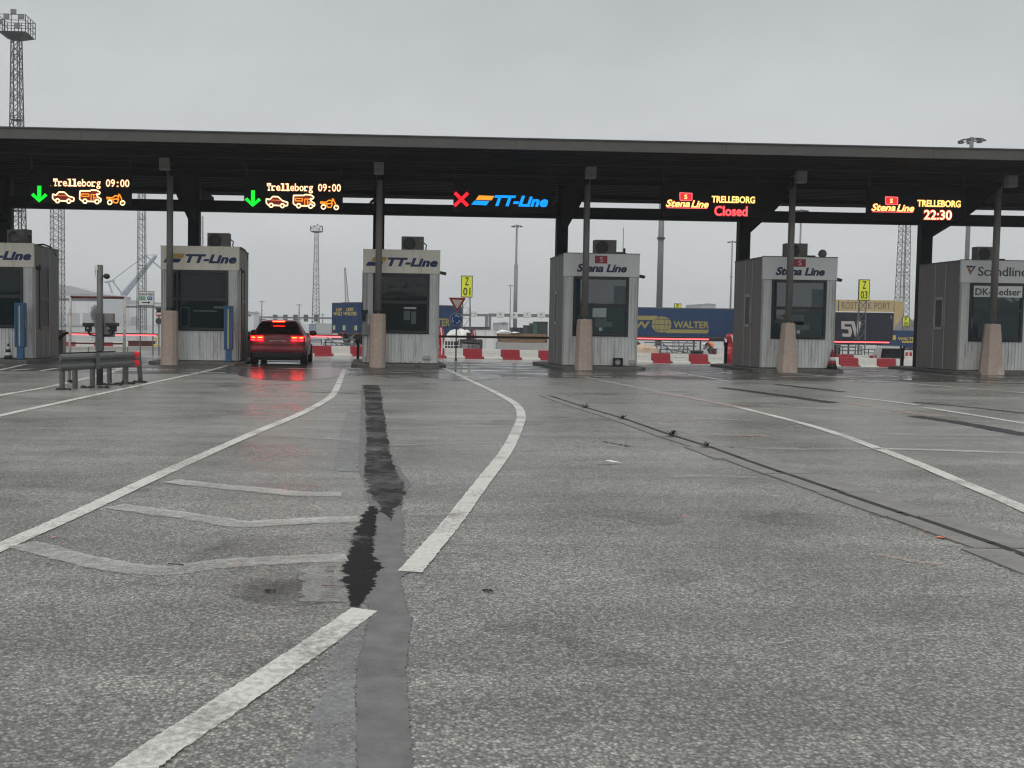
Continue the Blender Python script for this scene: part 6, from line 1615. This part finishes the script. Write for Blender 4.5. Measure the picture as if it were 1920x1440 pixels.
# planters / pallets left of it
t = thing('wire_crate', 'pale wire crate behind the white barrier left of the roundabout pole', 'crate', (PX(848, 66), 66, zg(66)))
mb = MB()
for k in range(6): mb.tube((-.5 + k * .2, 0, .1), (-.5 + k * .2, 0, .95), .025, .025, 5)
for zz in (.1, .5, .95): mb.tube((-.5, 0, zz), (.5, 0, zz), .025, .025, 5)
mb.build('wire_front', M_BWHT, t)
mb = MB(); mb.box(-.45, .45, .05, .8, .1, .8); mb.build('contents', M_CHASSIS, t, bevel=.04)
# red wrapped bundles
def red_bundle(px0, py0, px1, py1, Y, label, seed):
    rnd = random.Random(seed); x0, x1, z0, z1 = rect(px0, py0, px1, py1, Y); g = zg(Y)
    t = thing('red_bundle', label, 'bundle', ((x0 + x1) / 2, Y, g)); r = (x1 - x0) / 2; H = z1 - g
    mb = MB(); n, k = 12, 12; vs = []
    for j in range(k + 1):
        f = j / k; rr = r * (.72 + .28 * math.sin(f * 9 + seed)) * (1 if f < .95 else .6)
        for i in range(n):
            a = i / n * 6.2832; q = rr * (1 + .18 * math.sin(3 * a + f * 7) + rnd.uniform(-.09, .09)); vs.append((q * math.cos(a), q * math.sin(a) * .8, H * f))
    mb.add(vs, [(j * n + i, j * n + (i + 1) % n, (j + 1) * n + (i + 1) % n, (j + 1) * n + i) for j in range(k) for i in range(n)] + [tuple(range(k * n, k * n + n))])
    mb.build('wrapping', mat('red plastic wrap', (.42, .012, .028), rough=.35, var=.35, scale=6), t)
    mb = MB(); mb.path([(-r * .2, -r * .95, H * .95), (r * .1, -r * 1.0, H * .7), (r * .25, -r * .95, H * .4), (r * .1, -r * .95, H * .1)], .035, 6); mb.build('white_band', M_WHITE, t)
    mb = MB(); mb.tube((0, 0, 0), (0, 0, H * .9), .05, .05, 8); mb.build('pole', M_GALV, t)
red_bundle(820, 612, 834, 668, 54.5, 'red and white plastic bundle at the right edge of the third booth', 2)
CURX = 18.0
red_bundle(1360, 626, 1380, 680, 50, 'tall crumpled red plastic bundle beside the black boom post', 5)
CURX = 0.0
red_bundle(884, 618, 894, 640, 68, 'small red and white bundle between tarpaulin and white cabinet', 8)
# timber stack with tarp
t = thing('timber_stack', 'stack of brown timber under a white sheet right of the white cabinet', 'timber', (PX(985, 74), 74, zg(74)))
xa, xb = PX(934, 74) - t.location.x, PX(1028, 74) - t.location.x; h = PZ(985, 626, 74) - zg(74); ph = h / 6
mb = MB(); mb.box(xa, xb, 0, 1.24, 0, ph * 3 - .01); mb.build('pallet_base', M_CONC, t, bevel=.03)
for r_ in range(3, 6):
    for c_ in range(3):
        mb = MB(); a = xa + random.uniform(0, .2); mb.box(a, xb - random.uniform(0, .3), c_ * .42, c_ * .42 + .40, r_ * ph + .012, (r_ + 1) * ph - .012); mb.build('plank', M_WOOD, t)
crum = MB(); n = 18
vs = []
for j in range(6):
    for i in range(n + 1):
        u = i / n; vs.append((xa - .05 + (xb - xa) * .46 * u, -.1 + j * .3, h + .04 + (.22 + .12 * math.sin(u * 7)) * math.sin(math.pi * min(1, max(0.02, u))) ** .5 * (1 - abs(j - 2.5) / 4) + random.uniform(-.03, .03)))
crum.add(vs, [(j * (n + 1) + i, j * (n + 1) + i + 1, (j + 1) * (n + 1) + i + 1, (j + 1) * (n + 1) + i) for j in range(5) for i in range(n)])
tag(crum.build('cover_sheet', M_TARP, loc=tuple(t.location)), 'white sheet lying over the brown timber stack', 'tarpaulin')
# big bins / containers
for a, b, c, d, m, lab in ((988, 611, 999, 632, M_DGREEN, 'narrow dark green container, left of three by the fourth booth'), (999.5, 607, 1006.5, 632, M_GREENC, 'green container between two dark ones by the fourth booth'), (1007, 604, 1027, 633, M_DGREEN, 'dark grey container touching the fourth booth')):
    t, w, h = boxthing('waste_container', lab, 'container', a, b, c, d + 12, 84, 2.2, m)
    mb = MB()
    for k in range(5): mb.box(-w + 2 * w * (k + .5) / 5 - .04, -w + 2 * w * (k + .5) / 5 + .04, -.05, 0.001, .1, h - .05)
    mb.build('rib', m, t)
boxthing('stacked_container', 'pale shipping container in the haze right of the waiting car', 'container', 566, 608, 579, 624, 190, 2.4, M_BLDG)
boxthing('stacked_container', 'blue grey shipping container in the haze left of the angled trailer', 'container', 579.5, 608, 592, 624, 190, 2.4, M_CRANE)
boxthing('stacked_container', 'grey container row in the haze beside the angled trailer', 'container', 593, 607, 625, 625, 185, 2.4, M_BLDGD)
boxthing('parked_lorry_body', 'dark blue covered lorry body behind the timber sheet', 'lorry', 962, 615, 985, 628, 118, 2.4, M_TNAVY)
# long low dark line of vehicles behind tarp
boxthing('low_wagon', 'low dark flat wagon behind the white tarpaulin', 'wagon', 856, 613.5, 918, 620, 110, 2.4, M_CHASSIS)
CURX = 20.0
# sand heap with pale top
crumple(1186, 646, 1232, 662, 64, 2.0, M_SAND, 'sand_heap', 'pale sand heap behind the barriers right of the fourth booth', 'sand', .06, 11)
# steel racks
def rack(px0, py0, px1, py1, Y, label, kind=0):
    x0, x1, z0, z1 = rect(px0, py0, px1, py1, Y); g = zg(Y); t = thing('steel_rack', label, 'rack', ((x0 + x1) / 2, Y, g), group='galvanised steel racks in the yard'); w = (x1 - x0) / 2; h = z1 - g
    for s_ in (-1, 1):
        mb = MB(); mb.tube((s_ * w * .9, 0, 0), (s_ * w * .9, 0, h), .04, .04, 6); mb.tube((s_ * w * .9, .9, 0), (s_ * w * .9, .9, h), .04, .04, 6); mb.tube((s_ * w * .9, 0, h), (s_ * w * .9, .9, h), .04, .04, 6); mb.build('end_frame', M_GALV, t)
    mb = MB()
    for zz in (h, h * .72, h * .45): mb.tube((-w, 0, zz), (w, 0, zz), .035, .035, 6)
    mb.build('rail', M_GALV, t)
    if kind == 1:
        mb = MB(); mb.tube((-w * .8, -.05, h * 1.2), (w * .1, -.05, h * .3), .04, .04, 6); mb.tube((w * .95, -.05, h * 1.5), (-w * .1, -.05, h * .3), .04, .04, 6); mb.tube((-w * .5, .3, h * .8), (w * .9, .3, h * .5), .04, .04, 6); mb.build('loose_tube', M_GALV, t)
        mb = MB()
        for c in (-w * .75, w * .78):
            for a in range(14):
                a0, a1 = a / 14 * 6.2832, (a + 1) / 14 * 6.2832; mb.tube((c + .28 * math.cos(a0), -.1, h * .55 + .28 * math.sin(a0)), (c + .28 * math.cos(a1), -.1, h * .55 + .28 * math.sin(a1)), .03, .03, 5, False)
        mb.build('hoop', M_GALV, t)
rack(1236, 649, 1292, 664, 66, 'steel tube rack with loose tubes behind the globe trailer barriers', 1)
CURX = 35.0
rack(1578, 650, 1617, 664, 72, 'galvanised rail frame behind the barriers right of the fifth booth')
rack(1620, 655, 1641, 668, 70, 'short pale rail frame between the long frame and the silver van')
CURX = 0.0
rack(607, 637, 666, 650, 68, 'row of grey tube hoops behind the barriers left of the third booth', 1)
rack(570, 636, 604, 649, 90, 'low pale rail frame just right of the waiting car')
CURX = 33.0
boxthing('machine_box', 'dark blue box crate at the trailer underside, right of the fifth booth', 'crate', 1567, 648, 1576, 672, 74, 1.0, M_TNAVY)
# silver van
def van():
    Y = 62; x0, x1, z0, z1 = rect(1643, 650, 1693, 672, Y); g = zg(Y)
    t = thing('van', 'silver van with a large dark rear window beside the black boom post', 'van', ((x0 + x1) / 2, Y, g), R(-27)); w = (x1 - x0) / 2; h = z1 - g
    mb = MB(); mb.prism([(-w, .3), (w, .3), (w, h * .55), (w * .94, h), (-w * .72, h), (-w * .98, h * .55)], 0, 4.2); mb.build('body', M_SILVER, t, bevel=.06)
    mb = MB(); mb.prism([(-w * .58, h * .40), (w * .86, h * .40), (w * .84, h * .90), (-w * .50, h * .90)], -.02, .0); mb.build('rear_window', M_CGLASS, t)
    for s_ in (-1, 1):
        mb = MB(); mb.box(*sorted((s_ * w * .86, s_ * w * .97)), -.03, .05, h * .3, h * .55); mb.build('tail_light', M_SIGNR, t)
        for yy in (.7, 3.4):
            mb = MB(); mb.lathe([(.3, -.1), (.32, 0), (.3, .1)], (s_ * w * .88, yy, .32), 14, 'x'); mb.build('wheel', M_TYRE, t)
    mb = MB(); mb.box(-w * .9, w * .9, -.06, .05, .28, .42); mb.build('bumper', M_CHASSIS, t)
    mb = MB(); mb.tube((-w * .7, .3, h + .04), (w * .9, .3, h + .04), .03, .03, 6); mb.build('roof_bar', M_GALV, t)
van()
t, w, h = boxthing('hoarding', 'red and white striped hoarding panel left of the rightmost booth', 'hoarding', 1695, 658, 1720, 676, 70, .1, M_SIGNW, bev=0)
for k in range(3):
    mb = MB(); mb.box(-w + .1 + k * .3, -w + .3 + k * .3, -.012, -.007, h - .42, h - .1); mb.build('red_square', M_SIGNR, t)
mb = MB(); mb.box(-w, w, -.013, -.007, h * .35, h * .52); mb.build('red_band', M_SIGNR, t)
CURX = 0.0
# yellow hydrant-like machine at left gap
t = thing('yellow_machine', 'small yellow machine at the left edge of the second booth', 'machine', (PX(292, 53), 53, zg(53)))
mb = MB(); mb.frustum(0, 0, .12, .55, .34, .3, .2, .2); mb.build('body', mat('yellow machine paint', (.55, .42, .04), rough=.5, var=.2), t, bevel=.03)
mb = MB(); mb.tube((0, 0, .55), (.05, 0, .9), .035, .03, 8); mb.tube((-.16, 0, .85), (.2, 0, .92), .03, .03, 8); mb.build('handle', MATS['yellow machine paint'], t)
mb = MB(); mb.box(-.22, .22, -.16, .16, .02, .12); mb.build('skid', M_CHASSIS, t)
# low brown flatbed left gap
t, w, h = boxthing('brown_skip', 'low rust brown skip behind the kerb wall right of the pipe frame', 'skip', 240, 641, 286, 655, 54, 1.0, M_RUSTY)

CURX = 26.0
# ------------------------------------------------------------------ worker bending over among the racks
def worker():
    Y = 78.0; g = zg(Y); p = P(1331, 660, Y)
    t = thing('person', 'person in an orange vest and white helmet bending over behind the barriers', 'person', (p.x, Y, g))
    V = {'pel': (0.16, 0, .70, .16), 'sp': (.03, 0, .86, .16), 'ch': (-.14, 0, 1.00, .18), 'nk': (-.32, 0, 1.0, .075), 'hd': (-.44, 0, .92, .10), 'ht': (-.52, 0, .85, .085),
         'hl': (.15, -.1, .64, .11), 'kl': (-.20, -.15, .50, .08), 'al': (.06, -.13, .09, .05), 'tl': (-.14, -.14, .05, .045),
         'hr': (.15, .1, .64, .11), 'kr': (-.17, .16, .50, .08), 'ar': (.12, .15, .09, .05), 'tr': (-.08, .16, .05, .045),
         'sl': (-.18, -.2, .97, .075), 'el': (-.30, -.24, .72, .05), 'wl': (-.48, -.2, .56, .04), 'fl': (-.55, -.18, .50, .035),
         'sr': (-.18, .2, .97, .075), 'er': (-.28, .24, .72, .05), 'wr': (-.46, .2, .58, .04), 'fr': (-.53, .18, .52, .035)}
    E = ['pel sp', 'sp ch', 'ch nk', 'nk hd', 'hd ht', 'pel hl', 'hl kl', 'kl al', 'al tl', 'pel hr', 'hr kr', 'kr ar', 'ar tr', 'ch sl', 'sl el', 'el wl', 'wl fl', 'ch sr', 'sr er', 'er wr', 'wr fr']
    ks = list(V); me = bpy.data.meshes.new('body'); me.from_pydata([V[k][:3] for k in ks], [tuple(ks.index(a) for a in e.split()) for e in E], [])
    o = bpy.data.objects.new('body', me); COL.objects.link(o); o.parent = t; me.materials.append(M_TROU)
    md = o.modifiers.new('skin', 'SKIN'); md.use_smooth_shade = True
    for i, k in enumerate(ks): me.skin_vertices[0].data[i].radius = (V[k][3], V[k][3]); me.skin_vertices[0].data[i].use_root = (i == 0)
    s_ = o.modifiers.new('sub', 'SUBSURF'); s_.levels = 1; s_.render_levels = 2
    mb = MB(); ring = []
    for (x, z, rx, ry) in ((.22, .75, .19, .2), (.09, .87, .2, .22), (-.05, .98, .21, .24), (-.21, 1.05, .17, .22)):
        d = Vector((-.75, 0, .62)).normalized(); nrm = Vector((-d.z, 0, d.x))
        ring.append([Vector((x, 0, z)) + nrm * (rx * math.cos(a / 10 * 6.2832)) + Vector((0, ry * math.sin(a / 10 * 6.2832), 0)) for a in range(10)])
    mb.add([v for r in ring for v in r], [(j * 10 + i, j * 10 + (i + 1) % 10, (j + 1) * 10 + (i + 1) % 10, (j + 1) * 10 + i) for j in range(3) for i in range(10)])
    mb.build('vest', M_VEST, t, smooth=True)
    mb = MB(); mb.lathe([(.15, 0), (.135, .05), (.09, .12), (.02, .145)], (0, 0, 0), 14); h = mb.build('helmet', M_WHITE, t, smooth=True); h.location = (-.50, 0, .90); h.rotation_euler = (0, R(-50), 0)
    mb = MB(); mb.lathe([(.04, -.09), (.085, -.04), (.09, .03), (.05, .09)], (0, 0, 0), 12); h = mb.build('face', M_SKIN, t, smooth=True); h.location = (-.49, 0, .84)
worker()
# tyre pile and dark bike-like heap beside the worker
for k, (px, Y, zz, lab) in enumerate(((1308, 76, 0, 'black tyre lying on the left of the worker, lower one'), (1308, 76, .24, 'black tyre lying on top of another, left of the worker'), (1341, 74, 0, 'black tyre lying on the ground right of the worker'))):
    mb = MB(); mb.lathe([(.28, .02), (.45, 0), (.52, .06), (.52, .17), (.45, .23), (.28, .21)], n=20); tag(mb.build('tyre', M_TYRE, loc=(PX(px, Y), Y, zg(Y) + zz + .004), smooth=True), lab, 'tyre', 'tyres lying beside the worker')
boxthing('tool_chest', 'dark red tool chest behind the barrier right of the worker', 'chest', 1335, 655, 1348, 668, 70, .6, mat('dark maroon chest', (.07, .01, .012), rough=.5))
boxthing('white_tank', 'small white box tank left of the black boom post', 'tank', 1349, 654, 1358, 670, 68, .6, M_WHITE)

# ------------------------------------------------------------------ haze over the port
mb = MB(); mb.box(-702, 702, -82, 1002, -1.6, 39.5)
hz = mb.mesh('haze', []) if False else None
me = bpy.data.meshes.new('haze'); me.from_pydata(mb.v, [], mb.f)
hm = bpy.data.materials.new('haze'); hm.use_nodes = True; hn = hm.node_tree.nodes; hn.clear()
ho = hn.new('ShaderNodeOutputMaterial'); hv = hn.new('ShaderNodeVolumePrincipled')
hv.inputs['Color'].default_value = (.90, .92, .94, 1); hv.inputs['Density'].default_value = .00075; hv.inputs['Anisotropy'].default_value = 0.0
hm.node_tree.links.new(hv.outputs[0], ho.inputs['Volume'])
me.materials.append(hm)
bm = bmesh.new(); bm.from_mesh(me); bmesh.ops.recalc_face_normals(bm, faces=bm.faces); bm.to_mesh(me); bm.free()
o = bpy.data.objects.new('haze', me); COL.objects.link(o); o['kind'] = 'stuff'; o['label'] = 'thin grey rain haze over the port'
